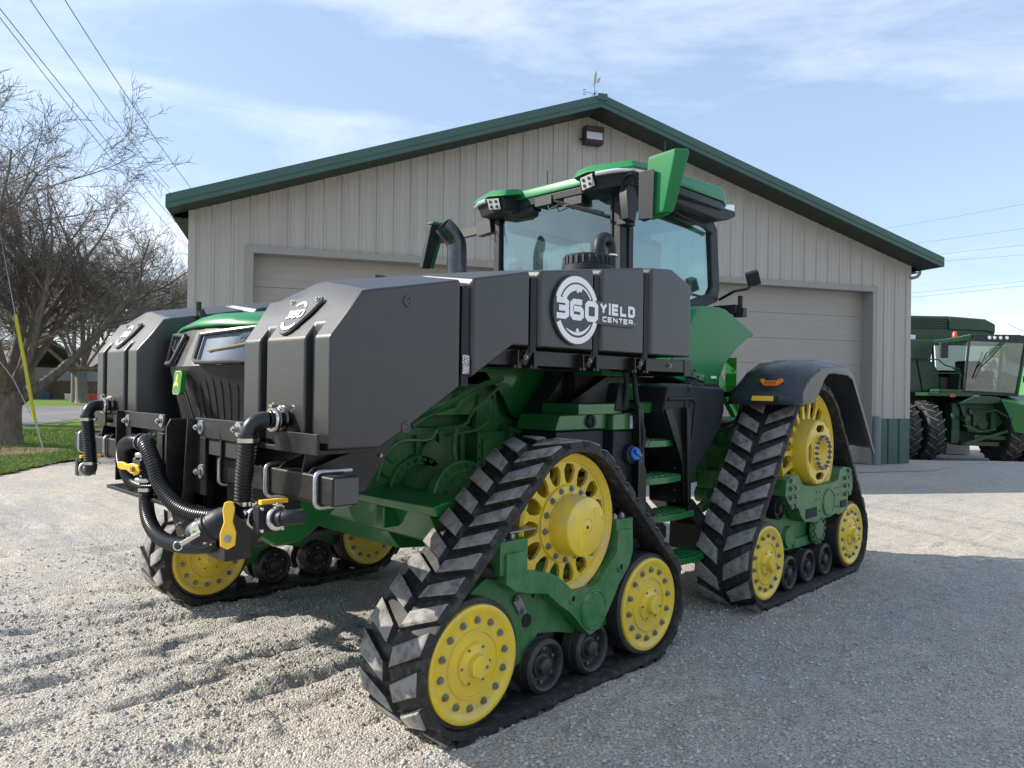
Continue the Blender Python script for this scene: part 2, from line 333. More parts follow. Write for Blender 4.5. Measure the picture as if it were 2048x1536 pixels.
# grass blades
def in_poly(px, py, poly):
    c = np.zeros(len(px), bool); j = len(poly)-1
    for i in range(len(poly)):
        xi, yi = poly[i]; xj, yj = poly[j]
        c ^= ((yi > py) != (yj > py)) & (px < (xj-xi)*(py-yi)/(yj-yi+1e-12)+xi); j = i
    return c
def grass(n):
    k = n*4; d = 14.5+14*rng.random(k)**1.4; a = PSI+radians(10)+radians(27)*rng.random(k); x = d*np.cos(a); y = d*np.sin(a)
    ok = in_poly(x, y, lawn_poly) & ~in_poly(x, y, road) & ~(in_poly(x, y, bare) & (rng.random(k) < .93)) & (vnoise(x*1.3, y*1.3, 40) > .28*rng.random(k)+.08)
    x = x[ok][:n]; y = y[ok][:n]; n = len(x); h = (.03+.05*rng.random(n))*(.6+.8*vnoise(x*.8, y*.8, 41)); a = rng.random(n)*2*pi; wd = .008
    lean = (rng.random((n, 2))-.5)*.06; z = np.full(n, .012)
    A = np.stack([x+np.cos(a)*wd, y+np.sin(a)*wd, z], -1); B = np.stack([x-np.cos(a)*wd, y-np.sin(a)*wd, z], -1); T = np.stack([x+lean[:, 0], y+lean[:, 1], z+h], -1)
    V = np.stack([A, B, T], 1).reshape(-1, 3); F = np.arange(3*n).reshape(-1, 3)
    ms = [mat('grass_green', (.13, .25, .035), .7), mat('grass_pale', (.22, .31, .06), .7), mat('grass_dry', (.34, .30, .15), .8)]
    o = mesh_np('grass', V, F, ms, mi=rng.choice([0, 1, 2], n, p=[.5, .36, .14])); tag(o, 'short spring grass on the verge left of the gravel', 'grass', kind='stuff')
grass(70000)

# ------------------------------------------------------------------ metal building
BR = radians(-28.2); W = 15.1
bx, by = 18.276-W*cos(BR), 5.457-W*sin(BR)
B = thing('metal_building', (bx, by, 0), 'pale grey ribbed metal farm shed with dark green gable roof behind the tracked tractor', 'building', rz=BR, local=True)
M['siding'] = mat('grey_siding', (.385, .362, .325), .46, var=(.335, .313, .278), vscale=2.2, coat=.05, aniso=(2, 2, .12), vmix=(.40, .70))
M['bgreen'] = mat('roof_green', (.030, .085, .066), .38, var=(.034, .092, .07), vscale=2)
M['doorp'] = mat('door_panel', (.32, .295, .265), .5, var=(.305, .28, .25), vscale=1.2, bump=.12, bscale=220)
M['doortrim'] = mat('door_trim', (.27, .255, .235), .5)
PK = 7.17; EV = 4.52; SL = (6.96-EV)/PK
def zr(x): return EV+SL*x if x < PK else EV+SL*(W-x)*(PK/(W-PK))
doors = [(1.0, 6.7), (8.35, 14.06)]; DH = 3.86
mb = MB()
# front wall: strips above and beside the doors, so the openings are real
def wall_piece(x0, x1, z0, top=True, z1=None):
    pts = [(x0, z0), (x1, z0)]
    if z1 is not None: pts += [(x1, z1), (x0, z1)]
    else:
        pts += [(x1, zr(x1))]
        if x0 < PK < x1: pts += [(PK, zr(PK))]
        pts += [(x0, zr(x0))]
    mb.prism(pts, 'Y', 0, .14)
xs_ = [0, doors[0][0], doors[0][1], doors[1][0], doors[1][1], W]
for i in range(5): wall_piece(xs_[i], xs_[i+1], DH if i in (1, 3) else 0)
x = .06
k = 0
def rib(x, wd, h, z0, z1):
    if z1-z0 < .05: return
    mb.add([(x-wd/2, .002, z0), (x-wd*.28, -h, z0), (x+wd*.28, -h, z0), (x+wd/2, .002, z0), (x-wd/2, .002, z1), (x-wd*.28, -h, z1), (x+wd*.28, -h, z1), (x+wd/2, .002, z1)],
           [(0, 1, 5, 4), (1, 2, 6, 5), (2, 3, 7, 6), (0, 3, 2, 1), (4, 5, 6, 7)])
GR = MB(); GR_main = mb
wz = 1.02
while x < W-.03:
    ins = [d for d in doors if d[0]-.13 < x < d[1]+.13]
    z0 = DH+.13 if ins else wz+.02
    rib(x, .05, .022, z0, zr(x)-.012)
    for q in (.33, .67):
        xx = x+.305*q
        if xx < W-.03:
            i2 = [d for d in doors if d[0]-.13 < xx < d[1]+.13]; rib(xx, .03, .005, DH+.13 if i2 else wz+.02, zr(xx)-.012)
    x += .305
# side and back walls
mb.box(0, .14, .14, 24, 0, EV-.02); mb.box(W-.14, W, .14, 24, 0, EV-.02)
mb.prism([(0, 0), (W, 0), (W, EV), (PK, zr(PK)), (0, EV)], 'Y', 24, 24.14)
yy = .3
while yy < 24: mb.box(-.02, .0015, yy, yy+.03, 1.04, EV-.03); mb.box(W-.0015, W+.02, yy, yy+.03, 1.04, EV-.03); yy += .305
# corner trims
mb.box(-.024, .09, -.026, .06, .02, EV-.02); mb.box(W-.09, W+.024, -.026, .06, .02+1.0, EV-.02)
mb.build('wall', M['siding'], B, smooth=0)
for (a, b_) in ((0, doors[0][0]-.12), (doors[0][1]+.12, doors[1][0]-.12), (doors[1][1]+.12, W)):
    mb = MB(); mb.box(a-(.03 if a == 0 else 0), b_+(.03 if b_ == W else 0), -.016, .0, .01, wz)
    x = a+.06
    while x < b_: mb.box(x-.022, x+.022, -.036, -.014, .012, wz-.004); x += .305
    mb.build('wainscot', M['bgreen'], B, smooth=0)
for (d0, d1) in doors:
    f = MB(); t = .11
    for (a, b_) in ((d0-t, d0+.012), (d1-.012, d1+t)): f.box(a, b_, -.045, -.0, 0, DH+t)
    f.box(d0+.012, d1-.012, -.045, 0, DH-.012, DH+t)
    f.box(d0-.002, d0+.010, 0, .36, 0, DH); f.box(d1-.010, d1+.002, 0, .36, 0, DH); f.box(d0, d1, 0, .36, DH-.010, DH+.002)
    fo = None
    p = MB(); n = 7; ph = DH/n
    for i in range(n):
        z0 = i*ph+.006; z1 = (i+1)*ph-.006; p.box(d0+.01, d1-.01, .30, .34, z0, z1)
        for q in (.25, .5, .75): p.box(d0+.012, d1-.012, .2965, .301, z0+(z1-z0)*q-.002, z0+(z1-z0)*q+.002)
    p.box(d0+.01, d1-.01, .315, .335, .0, DH-.01)
    do = p.build('garage_door', M['doorp'], B, smooth=0)
    f.build('door_frame', M['doortrim'], do, smooth=0)
# roof sheets
OH = .62; EO = .26; zt = .14
mb = MB()
def rz_(x): return EV+SL*x if x < PK else zr(x)
zl = rz_(-EO); zrr = EV-SL*(PK/(W-PK))*EO; zp = zr(PK)
mb.prism([(-EO, zl+.11), (PK, zp+.11), (W+EO, zrr+.11), (W+EO, zrr+.14), (PK, zp+.145), (-EO, zl+.14)], 'Y', -OH-.02, 24.6)
x = -.4
while x < W+.4: mb.box(x-.02, x+.02, -OH, 24.5, rz_(x)+.13, rz_(x)+.165) if False else None; x += .3
ro = mb.build('roof', M['bgreen'], B, smooth=0)
mb = MB()   # fascia: upper board and lower trim, soffit boards
mb.prism([(-EO-.01, zl+.02), (PK, zp+.02), (W+EO+.01, zrr+.02), (W+EO+.01, zrr+.155), (PK, zp+.165), (-EO-.01, zl+.155)], 'Y', -OH-.05, -OH-.022)
mb.prism([(-EO+.0, zl-.06), (PK, zp-.065), (W+EO-.0, zrr-.06), (W+EO-.0, zrr+.025), (PK, zp+.025), (-EO+.0, zl+.025)], 'Y', -OH-.036, -OH)
mb.box(-EO-.03, -EO, -OH-.04, 24.5, zl-.05, zl+.15); mb.box(W+EO, W+EO+.03, -OH-.04, 24.5, zrr-.05, zrr+.15)
mb.box(PK-.09, PK+.10, -OH-.075, -OH-.05, zp+.05, zp+.17)
mb.build('fascia', M['bgreen'], ro, smooth=0)
mb = MB()
x = -EO
while x < W+EO-.01:
    x2 = min(x+.235, W+EO); 
    if x < PK < x2: x2 = PK
    s0, s1 = rz_(x) if x <= PK else EV+SL*(PK/(W-PK))*(W-x), rz_(x2) if x2 <= PK else EV+SL*(PK/(W-PK))*(W-x2)
    mb.prism([(x+.003, s0-.03), (x2-.003, s1-.03), (x2-.003, s1-.018), (x+.003, s0-.018)], 'Y', -OH, .0)
    x = x2
mb.box(-EO, 0, 0, 24, EV-.18, EV-.16); mb.box(W, W+EO, 0, 24, EV-.18, EV-.16)
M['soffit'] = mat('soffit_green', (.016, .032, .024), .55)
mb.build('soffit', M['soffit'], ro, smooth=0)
mb = MB(); zz = zrr-.10   # downspout elbow at right eave
mb.tube([(W+.13, -.16, zz+.02), (W+.13, -.15, zz-.05), (W+.09, -.12, zz-.11), (W+.03, -.08, zz-.13), (W+.0, .02, zz-.14)], .035, 10)
mb.build('downspout', M['white'] if False else M['doortrim'], B)
# wall lamp
mb = MB(); lx, lz = 7.22, 6.52
lx += 0; mb.prism([(-.03, lz-.17), (-.20, lz-.17), (-.235, lz-.12), (-.235, lz-.10), (-.03, lz-.10)], 'X', lx-.19, lx+.19)
mb.box(lx-.19, lx-.165, -.22, -.02, lz-.10, lz+.05); mb.box(lx+.165, lx+.19, -.22, -.02, lz-.10, lz+.05)
mb.prism([(-.03, lz+.17), (-.24, lz+.16), (-.25, lz+.05), (-.03, lz+.05)], 'X', lx-.19, lx+.19); mb.box(lx-.17, lx+.17, -.06, -.02, lz-.1, lz+.06)
mb.cyl((lx-.26, -.08, lz-.07), (lx-.19, -.08, lz-.07), .02, n=8)
lo = mb.build('wall_lamp', mat('lamp_bronze', (.028, .02, .018), .5), B, bevel=.01)
mb = MB(); mb.prism([(-.07, lz-.10), (-.235, lz-.098), (-.215, lz+.048), (-.07, lz+.048)], 'X', lx-.163, lx+.163)
mb.build('lens', mat('lamp_prism_glass', (.50, .52, .54), .2, bump=.6, bscale=60), lo)
# weathervane
mb = MB(); vx, vy = PK-.05, -.42; vz = zr(vx)+.13
mb.cyl((vx, vy, vz), (vx, vy, vz+.68), .011, n=6); mb.tube([(vx-.30, vy, vz+.27), (vx+.30, vy, vz+.27)], .008, 5); mb.tube([(vx, vy-.26, vz+.27), (vx, vy+.26, vz+.27)], .008, 5)
mb.lathe((vx, vy, vz+.25), (0, 0, 1), [(-.04, .001), (-.02, .035), (.02, .035), (.04, .001)], 8)
def strokes(mb, pts, t, x0, z0, sx, sz, y):
    for a, b_ in zip(pts[:-1], pts[1:]): mb.bar((x0+a[0]*sx, y, z0+a[1]*sz), (x0+b_[0]*sx, y, z0+b_[1]*sz), t, t)
strokes(mb, [(0, 1), (1, 1), (1, .5), (.2, .5), (1, .5), (1, 0), (0, 0)], .016, vx-.44, vz+.20, .11, .16, vy)
strokes(mb, [(0, 1), (.25, 0), (.5, .7), (.75, 0), (1, 1)], .016, vx+.31, vz+.18, .15, .16, vy)
mb.v = [(vx+(x-vx)*.55, vy+(y-vy)*.55, vz+(z-vz)*.56) for x, y, z in mb.v]
wv = mb.build('weathervane', M['steelblack'], B)
mb = MB(); mb.tube([(vx-.15, vy-.1, vz+.48), (vx+.16, vy+.1, vz+.78)], .010, 5)
mb.prism([(-.05, .55), (.02, .62), (.05, .95), (.01, 1.05), (-.04, .95), (-.08, .70)], 'Y', -.006, .006)
mb.v[-12:] = [(vx+a+.03, vy+b_, vz+c) for a, b_, c in mb.v[-12:]]
mb.prism([(.12, .66), (.20, .70), (.26, .92), (.17, .84), (.12, .78)], 'Y', -.006, .006)
mb.v[-10:] = [(vx+a, vy+b_+.08, vz+c) for a, b_, c in mb.v[-10:]]
mb.v = [(vx+(x-vx)*.55, vy+(y-vy)*.55, vz+(z-vz)*.56) for x, y, z in mb.v]
mb.build('arrow', mat('weathered_zinc', (.42, .42, .38), .5), wv)
# concrete apron in front of the building
ca, sa = cos(BR), sin(BR)
def bw(x, y): return (bx+x*ca-y*sa, by+x*sa+y*ca)
sheet('concrete_apron', [bw(-.2, -.0), bw(-.2, -1.15), bw(W-.6, -1.3), bw(W+.25, -.8), bw(W+.2, 0)], -.006, M['concrete'])
# bollard
px_, py_ = 17.33, 5.80
mb = MB(); mb.lathe((px_, py_, 0), (0, 0, 1), [(-.02, .075), (1.06, .075), (1.075, .07), (1.085, .0)], 20)
bo = mb.build('bollard', mat('bollard_grey', (.14, .155, .155), .55, var=(.17, .185, .18), vscale=9), smooth=50)
tag(bo, 'plain grey steel bollard guarding the right corner of the shed door', 'bollard')

# ================================================================== tractor
YC = 4.13; XF = 2*YC
T = thing('tracked_tractor', (4.5, YC, 0), 'green tractor on four rubber tracks with yellow wheels and two black saddle tanks', 'tractor')

def hull_path(circs, step=.02):
    """belt line round circles (x,z,r) listed clockwise seen from -Y: returns [(x,z,nx,nz)] sampled at equal steps"""
    n = len(circs); seg = []
    for i in range(n):
        a = Vector(circs[i][:2]); b = Vector(circs[(i+1) % n][:2]); ra = circs[i][2]; rb = circs[(i+1) % n][2]
        d = b-a; D = d.length; d.normalize(); nn_ = Vector((-d.y, d.x))          # left normal (outside)
        sn = (ra-rb)/D; cs = sqrt(1-sn*sn); nr = nn_*cs+d*sn
        seg.append((a+nr*ra, b+nr*rb, nr))
    P = []
    for i in range(n):
        p0, p1, nr = seg[i]; L_ = (p1-p0).length; k = max(2, int(L_/step))
        for j in range(k): q = p0.lerp(p1, j/k); P.append((q.x, q.y, nr.x, nr.y))
        nr2 = seg[(i+1) % n][2]; c = circs[(i+1) % n]; a0 = atan2(nr.y, nr.x); a1 = atan2(nr2.y, nr2.x)
        while a1 > a0: a1 -= 2*pi
        k = max(2, int((a0-a1)*c[2]/step))
        for j in range(k): t = a0+(a1-a0)*j/k; P.append((c[0]+cos(t)*c[2], c[1]+sin(t)*c[2], cos(t), sin(t)))
    return P
class Path:
    def __init__(s, P):
        s.P = P; s.n = len(P); s.S = [0]
        for i in range(s.n): a = P[i]; b = P[(i+1) % s.n]; s.S.append(s.S[-1]+math.hypot(b[0]-a[0], b[1]-a[1]))
        s.L = s.S[-1]; s.Sa = np.array(s.S)
    def at(s, t, h):
        t %= s.L; i = int(np.searchsorted(s.Sa, t, 'right')-1); i = min(i, s.n-1); f = (t-s.S[i])/max(1e-9, s.S[i+1]-s.S[i]); a = s.P[i]; b = s.P[(i+1) % s.n]
        nx = a[2]*(1-f)+b[2]*f; nz = a[3]*(1-f)+b[3]*f; q = math.hypot(nx, nz)
        return (a[0]*(1-f)+b[0]*f+nx/q*h, a[1]*(1-f)+b[1]*f+nz/q*h)

def slotted_disc(mb, cx, cz, y0, y1, ra, rb, rc, rd, ns, m=0, wid=.62, rot=0):
    """disc between radii ra..rd in the XZ plane with ns openings between rb and rc; y0 = visible side"""
    for k in range(ns):
        A0 = 2*pi*(k)/ns+rot; A1 = 2*pi*(k+1)/ns+rot; Am = (A0+A1)/2; hw = (A1-A0)/2*wid
        def P(a, r, y): return (cx+cos(a)*r, y, cz+sin(a)*r)
        ch = .30; rm = rb+(rc-rb)*ch; rn = rc-(rc-rb)*ch; s_ = .8
        hole = [(Am-hw*.50, rb), (Am+hw*.50, rb), (Am+hw*.92, rm), (Am+hw, rn), (Am+hw*.6, rc), (Am-hw*.6, rc), (Am-hw, rn), (Am-hw*.92, rm)]
        outr = [(Am-hw*.50, ra), (Am+hw*.50, ra), (A1, rm), (A1, rn), (Am+hw*.6, rd), (Am-hw*.6, rd), (A0, rn), (A0, rm)]
        for (y, fl) in ((y0, 0), (y1, 1)):
            vs = [P(a, r, y) for a, r in hole]+[P(a, r, y) for a, r in outr]+[P(A1, ra, y), P(A1, rd, y), P(A0, rd, y), P(A0, ra, y)]
            fs = [(0, 1, 9, 8), (1, 2, 10, 16, 9), (2, 3, 11, 10), (3, 4, 12, 17, 11), (4, 5, 13, 12), (5, 6, 14, 18, 13), (6, 7, 15, 14), (7, 0, 8, 19, 15)]
            mb.add(vs, [f[::-1] for f in fs] if fl else fs, m)
        vs = [P(a, r, y0) for a, r in hole]+[P(a, r, y1) for a, r in hole]
        mb.add(vs, [(i, (i+1) % 8, 8+(i+1) % 8, 8+i) for i in range(8)], m)

def track_unit(circs, drv, front, xf, idl, rollers, label):
    y0, y1 = 2.47, 2.91
    th = .032
    # ---- frame (the part everything else of the unit hangs on)
    fr = MB(xf)
    if front:
        arm = [(2.50,.80),(2.63,.80),(2.645,.70),(2.81,.662),(2.88,.63),(2.95,.575),(3.009,.53),(3.10,.525),(3.20,.54),(3.294,.623),(3.372,.68),(3.385,.80),(3.52,.80),(3.524,.67),(3.489,.59),(3.392,.50),(3.345,.43),(3.281,.35),(3.227,.293),(3.136,.275),(3.065,.34),(2.978,.425),(2.877,.492),(2.796,.56),(2.673,.585),(2.56,.615),(2.50,.66)]
        fr.prism(arm, 'Y', 2.50, 2.585)
        fr.prism([(2.36,.62),(2.50,.70),(2.68,.655),(2.97,.52),(3.20,.33),(3.30,.40),(3.52,.45),(3.60,.36),(3.45,.25),(3.22,.235),(2.99,.30),(2.83,.33),(2.76,.22),(2.62,.19),(2.55,.27),(2.60,.42),(2.50,.53),(2.38,.56)], 'Y', 2.60, 2.78)
        fr.box(2.47, 2.66, 2.515, 2.80, .70, .86); fr.box(3.385, 3.54, 2.515, 2.80, .70, .86)
        fr.box(2.66, 3.4, 2.70, 2.80, .52, .66)
        fr.lathe((3.163, 2.50, .408), (0, -1, 0), [(0, .108), (.010, .105), (.012, .10), (.006, .096), (.010, .09), (.010, .0)], 32)
        for k in range(8): a = 2*pi*k/8+.2; fr.bolt((3.163+.098*cos(a), 2.492, .408+.098*sin(a)), (0, -1, 0), .005, .005, 0, False)
        for x in (2.52, 2.59, 3.42, 3.49): fr.bolt((x, 2.56, .86), (0, 0, 1), .019, .02, 1); 
        for x in (2.52, 2.59): fr.bolt((x, 2.62, .86), (0, 0, 1), .019, .02, 1)
        fr.box(2.50, 2.68, 2.48, 2.62, .905, .912, 1); fr.bolt((2.56, 2.55, .912), (0, 0, 1), .012, .01, 1)
        for (x, z, r) in ((2.745, .413, .034), (2.79, .53, .010)): fr.cyl((x, 2.6, z), (x, 2.595, z), r, n=20, m=2)
        for (x, z) in ((2.985, .50), (3.40, .60)): fr.lathe((x, 2.50, z), (0, -1, 0), [(0, .03), (.010, .026), (.010, .016)], 16); fr.cyl((x, 2.495, z), (x, 2.493, z), .016, n=14, m=2)
        for (xa, za, xb, zb) in ((2.655, .545, 2.70, .475), (2.575, .245, 2.625, .275)):   # small grey link plates with bolts
            fr.bar((xa, 2.588, za), (xb, 2.588, zb), .012, .05, 1); fr.bolt((xa, 2.58, za), (0, -1, 0), .014, .012, 1); fr.bolt((xb, 2.58, zb), (0, -1, 0), .014, .012, 1)
        fr.tube([(2.30, 2.62, .76), (2.50, 2.58, .70)], .035, 12, 2)
        fr.box(2.62, 3.45, 2.80, 3.25, .45, .62)
    else:
        arm = [(5.50,.92),(5.60,.95),(5.71,.945),(5.78,.87),(5.87,.845),(6.10,.83),(6.41,.83),(6.50,.845),(6.55,.93),(6.64,.95),(6.80,.93),(6.84,.87),(6.835,.74),(6.78,.69),(6.73,.69),(6.72,.56),(6.52,.545),(6.46,.565),(6.33,.545),(6.15,.56),(6.10,.535),(5.84,.56),(5.76,.62),(5.70,.71),(5.56,.72),(5.48,.80)]
        fr.prism(arm, 'Y', 2.49, 2.60)
        for (xa, xb, za, zb) in ((5.86, 6.06, .585, .66), (6.56, 6.69, .60, .66)): fr.box(xa, xb, 2.484, 2.4885, za, zb, 2)
        fr.prism([(5.40,.68),(5.69,.66),(5.75,.72),(6.6,.70),(6.75,.52),(6.90,.30),(6.45,.31),(6.02,.31),(5.69,.33),(5.42,.44),(5.36,.55)], 'Y', 2.62, 2.80)
        fr.lathe((6.30, 2.49, .672), (0, -1, 0), [(0, .118), (.008, .116), (.010, .110), (.004, .106), (.008, .10), (.008, .0)], 32)
        for k in range(8): a = 2*pi*k/8; fr.bolt((6.30+.108*cos(a), 2.484, .672+.108*sin(a)), (0, -1, 0), .005, .005, 0, False)
        fr.lathe((6.27, 2.58, .44), (0, -1, 0), [(0, .13), (.02, .125), (.02, .085), (.035, .08), (.035, .0)], 24)
        for k in range(12): a = 2*pi*k/12; fr.bolt((6.27+.105*cos(a), 2.56, .44+.105*sin(a)), (0, -1, 0), .014, .014, 1, False)
        for x in (5.575, 5.65, 6.66, 6.73):
            for z in (.72, .79, .86, .92): 
                if not (x in (5.65, 6.66) and z == .92): fr.bolt((x, 2.49, z-.01), (0, -1, 0), .020, .016, 1, False)
        for x in (6.05, 6.12, 6.44, 6.50):
            for z in (.62, .72, .78): fr.cyl((x, 2.4895, z), (x, 2.4885, z), .010, n=10, m=2)
        fr.lathe((5.50, 2.56, .70), (0, -1, 0), [(-.18, .09), (0.02, .09), (.02, .08), (0, .078), (0, .04), (.03, .035), (.03, 0)], 24, 2)
        fr.lathe((6.92, 2.56, .86), (0, -1, 0), [(-.18, .09), (0.02, .09), (.02, .08), (0, .078), (0, .04), (.03, .035), (.03, 0)], 24, 2)
        for (xa, za, xb, zb) in ((5.63, .50, 5.64, .42),):
            fr.bar((xa, 2.615, za), (xb, 2.615, zb), .01, .05, 1); fr.bolt((xa, 2.61, za), (0, -1, 0), .014, .012, 1); fr.bolt((xb, 2.61, zb), (0, -1, 0), .014, .012, 1)
        fr.lathe((5.80, 2.62, .43), (0, -1, 0), [(0, .09), (.03, .085), (.03, 0)], 20); fr.box(5.9, 6.5, 2.6, 2.62, .33, .40)
        fr.box(5.7, 6.5, 2.80, 3.25, .45, .75)
    frame = fr.build('track_frame', [M['casting'], M['bolt'], M['dark']], T, bevel=.008)
    if label: frame['label'] = label
    # ---- belt
    P = Path(hull_path([(c[0], c[1], c[2]) for c in circs], .022)); mb = MB(xf); n = P.n
    ring = []
    cs = [(y0, 0.004), (y0, th-.006), (y0+.008, th), (y1-.008, th), (y1, th-.006), (y1, .004), (y1-.006, 0), (y0+.006, 0)]
    vs = []
    for (x, z, nx, nz) in P.P:
        for (y, h) in cs: vs.append((x+nx*h, y, z+nz*h))
    k = len(cs); mb.add(vs, [(i*k+j, i*k+(j+1) % k, ((i+1) % n)*k+(j+1) % k, ((i+1) % n)*k+j) for i in range(n) for j in range(k)], 0)
    PT = .140 if front else .182; nl = round(P.L/PT); pit = P.L/nl; kk = pit/.138; yc = (y0+y1)/2; H = .035
    r_ = random.Random(3)
    for i in range(nl):
        for side in (0, 1):
            s0 = i*pit+(pit/2 if side else 0)
            hw = (y1-y0)/2
            e0, e1 = (.004, hw-.012) if not side else (.004, hw-.026)      # distance from belt edge
            sl = -.085*kk
            def S(e, k_): return s0+k_+sl*(e-0)/(hw)
            # base / top corners : (e, ds)
            wE, wI = .094*kk, .080*kk
            tE = e0+.008; tI = e1-.012
            base = [(e0, 0), (e0, wE), (e1, wI), (e1+.012, .004)]
            top = [(tE+.007, .011), (tE+.008, wE-.011), (tI-.010, wI-.012), (tI-.005, .014)]
            mid = [(tE-.003, .004), (tE-.002, wE-.003), (tI+.004, wI-.003), (tI+.008, .006)]
            jit = [r_.uniform(-.0035, .0035) for _ in range(16)]
            vv = []
            for lv, (rw, hh) in enumerate(((base, th-.004), (mid, th+H*.78), (top, th+H))):
                for q, (e, ds) in enumerate(rw):
                    jj = 0 if lv == 0 else jit[q+4*lv-4]; ee = e+(0 if lv == 0 else jit[(q+3+4*lv) % 16])
                    x, z = P.at(S(e, ds+jj), hh+jj*.5); vv.append((x, (y0+ee) if not side else (y1-ee), z))
            mb.add(vv, [(0, 1, 5, 4), (1, 2, 6, 5), (2, 3, 7, 6), (3, 0, 4, 7)], 0)
            mb.add(vv, [(4, 5, 9, 8), (5, 6, 10, 9), (6, 7, 11, 10), (7, 4, 8, 11), (8, 9, 10, 11)], 1)
    # guide blocks inside
    ng = round(P.L/.18)
    for i in range(ng):
        s0 = i*P.L/ng; vv = []
        for (ds, h, dy) in ((0, 0, .045), (.09, 0, .045), (.075, -.065, .025), (.015, -.065, .025)):
            x, z = P.at(s0+ds, h+.002); vv += [(x, yc-dy, z), (x, yc+dy, z)]
        mb.add(vv, [(0, 2, 4, 6), (1, 7, 5, 3), (2, 3, 5, 4), (4, 5, 7, 6), (6, 7, 1, 0)], 0)
    mb.build('track_belt', [M['rubber'], M['lug']], frame, smooth=50, bevel=0)
    # ---- idlers
    def wheel_face(mb, c, sgn, r=.272):
        mb.lathe(c, (0, sgn, 0), [(-.06, r-.012), (-.004, r), (.006, r-.004), (.010, r-.014), (.008, r-.026), (-.002, r-.045), (-.006, r-.055), (-.004, .165), (-.004, .160), (.004, .156), (.004, .148), (-.004, .144), (-.002, .100), (.012, .096), (.014, .074), (.020, .055), (.050, .052), (.056, .046), (.056, .0)], 48)
        for k in range(14): a = 2*pi*k/14+.12; mb.bolt((c[0]+.198*cos(a), c[1]-sgn*.004, c[2]+.198*sin(a)), (0, sgn, 0), .0145, .013, 1)
        for k in range(6): a = 2*pi*k/6; mb.bolt((c[0]+.086*cos(a), c[1]+sgn*.010, c[2]+.086*sin(a)), (0, sgn, 0), .007, .008, 1, False)
        mb.bolt((c[0]+.03, c[1]+sgn*.054, c[2]-.005), (0, sgn, 0), .010, .006, 1, False)
    for (x, z) in idl:
        mb = MB(xf); wheel_face(mb, (x, 2.505, z), -1); wheel_face(mb, (x, 2.895, z), 1); mb.cyl((x, 2.55, z), (x, 2.85, z), .20, n=24)
        mb.build('idler_wheel', [M['yellow'], M['bolt']], frame)
        mb = MB(xf)
        for (ya, yb) in ((2.512, 2.655), (2.735, 2.885)): mb.lathe((x, ya, z), (0, 1, 0), [(0, .262), (0, .288), (.008, .296), (yb-ya-.008, .296), (yb-ya, .288), (yb-ya, .262)], 48)
        mb.build('idler_tyre', M['tyre'], frame)
    # ---- rollers
    for (x, z, r) in rollers:
        mb = MB(xf)
        for (ya, sg) in ((2.53, 1), (2.86, -1)):
            mb.lathe((x, ya, z), (0, sg, 0), [(.05, 0), (.05, r*.55), (.045, r*.72), (0.012, r*.76), (.004, r*.80), (0, r*.86), (.008, r-.006), (.014, r), (.055, r), (.060, r-.008), (.066, r), (.12, r), (.13, r-.01), (.13, 0)], 32)
            mb.lathe((x, ya+sg*.05, z), (0, -sg, 0), [(0, r*.50), (.012, r*.46), (.016, r*.34), (.045, r*.30), (.052, r*.2), (.052, 0)], 8)
        mb.cyl((x, 2.6, z), (x, 2.8, z), .05, n=12)
        ro_ = MB(xf)
        for k in range(6):
            a = 2*pi*k/6+.4
            mb.bolt((x+r*.62*cos(a), 2.575, z+r*.62*sin(a)), (0, -1, 0), .011, .010, 1, False); mb.bolt((x+r*.62*cos(a), 2.815, z+r*.62*sin(a)), (0, 1, 0), .011, .010, 1, False)
        mb.build('roller', [M['tyre'], M['bolt']], frame)
    # ---- drive wheel
    cx, cz, R = drv; mb = MB(xf)
    for (yf, sg) in ((2.55, 1), (2.86, -1)):
        mb.lathe((cx, yf, cz), (0, sg, 0), [(.05, R-.05), (.02, R-.042), (.012, R-.034), (0, R-.004), (-.006, R), (.0, R+.006), (.13, R+.006), (.13, R-.012), (.03, R-.022), (.05, R-.05)], 64)
        slotted_disc(mb, cx, cz, yf+sg*.024, yf+sg*.044, .20 if front else .23, .214 if front else .27, R-.052, R-.034, 15 if front else 18, wid=.74)
    for k in range(28): a = 2*pi*k/28; mb.cyl((cx+cos(a)*(R-.02), 2.60, cz+sin(a)*(R-.02)), (cx+cos(a)*(R-.02), 2.82, cz+sin(a)*(R-.02)), .022, n=8)
    if front:
        mb.lathe((cx, 2.56, cz), (0, -1, 0), [(-.25, .20), (0, .206), (.006, .20), (.008, .166), (.010, .162), (.118, .156), (.130, .152), (.137, .140), (.138, .045), (.134, .042), (.138, .036), (.138, 0)], 56)
        for k in range(14): a = 2*pi*k/14+.1; mb.bolt((cx+.186*cos(a), 2.554, cz+.186*sin(a)), (0, -1, 0), .0145, .013, 1)
        mb.cyl((cx, 2.423, cz), (cx, 2.421, cz), .010, n=6, m=2); mb.bolt((cx+.13, 2.425, cz+.035), (0, -1, 0), .011, .006, 0, False)
        mb.lathe((cx, 2.75, cz), (0, 1, 0), [(0, .19), (.25, .17), (.26, 0)], 40)
        for s_ in ((.075, .075, .04), (-.05, -.075, .05)): mb.box(cx+s_[0]-.022, cx+s_[0]+.022, 2.4195, 2.423, cz+s_[1]-.02, cz+s_[1]+.02)
    else:
        # deep drum with a bolted face and two big oval openings
        mb.lathe((cx, 2.60, cz), (0, -1, 0), [(-.02, .27), (.0, .272), (.12, .262), (.138, .258), (.142, .250)], 56)
        slotted_disc(mb, cx, cz, 2.458, 2.478, .135, .165, .228, .252, 4, wid=.52, rot=pi/4)
        mb.lathe((cx, 2.458, cz), (0, -1, 0), [(0, .150), (.012, .148), (.014, .108), (.006, .100), (-.03, .085), (-.035, .05), (-.03, .045), (-.03, 0)], 48)
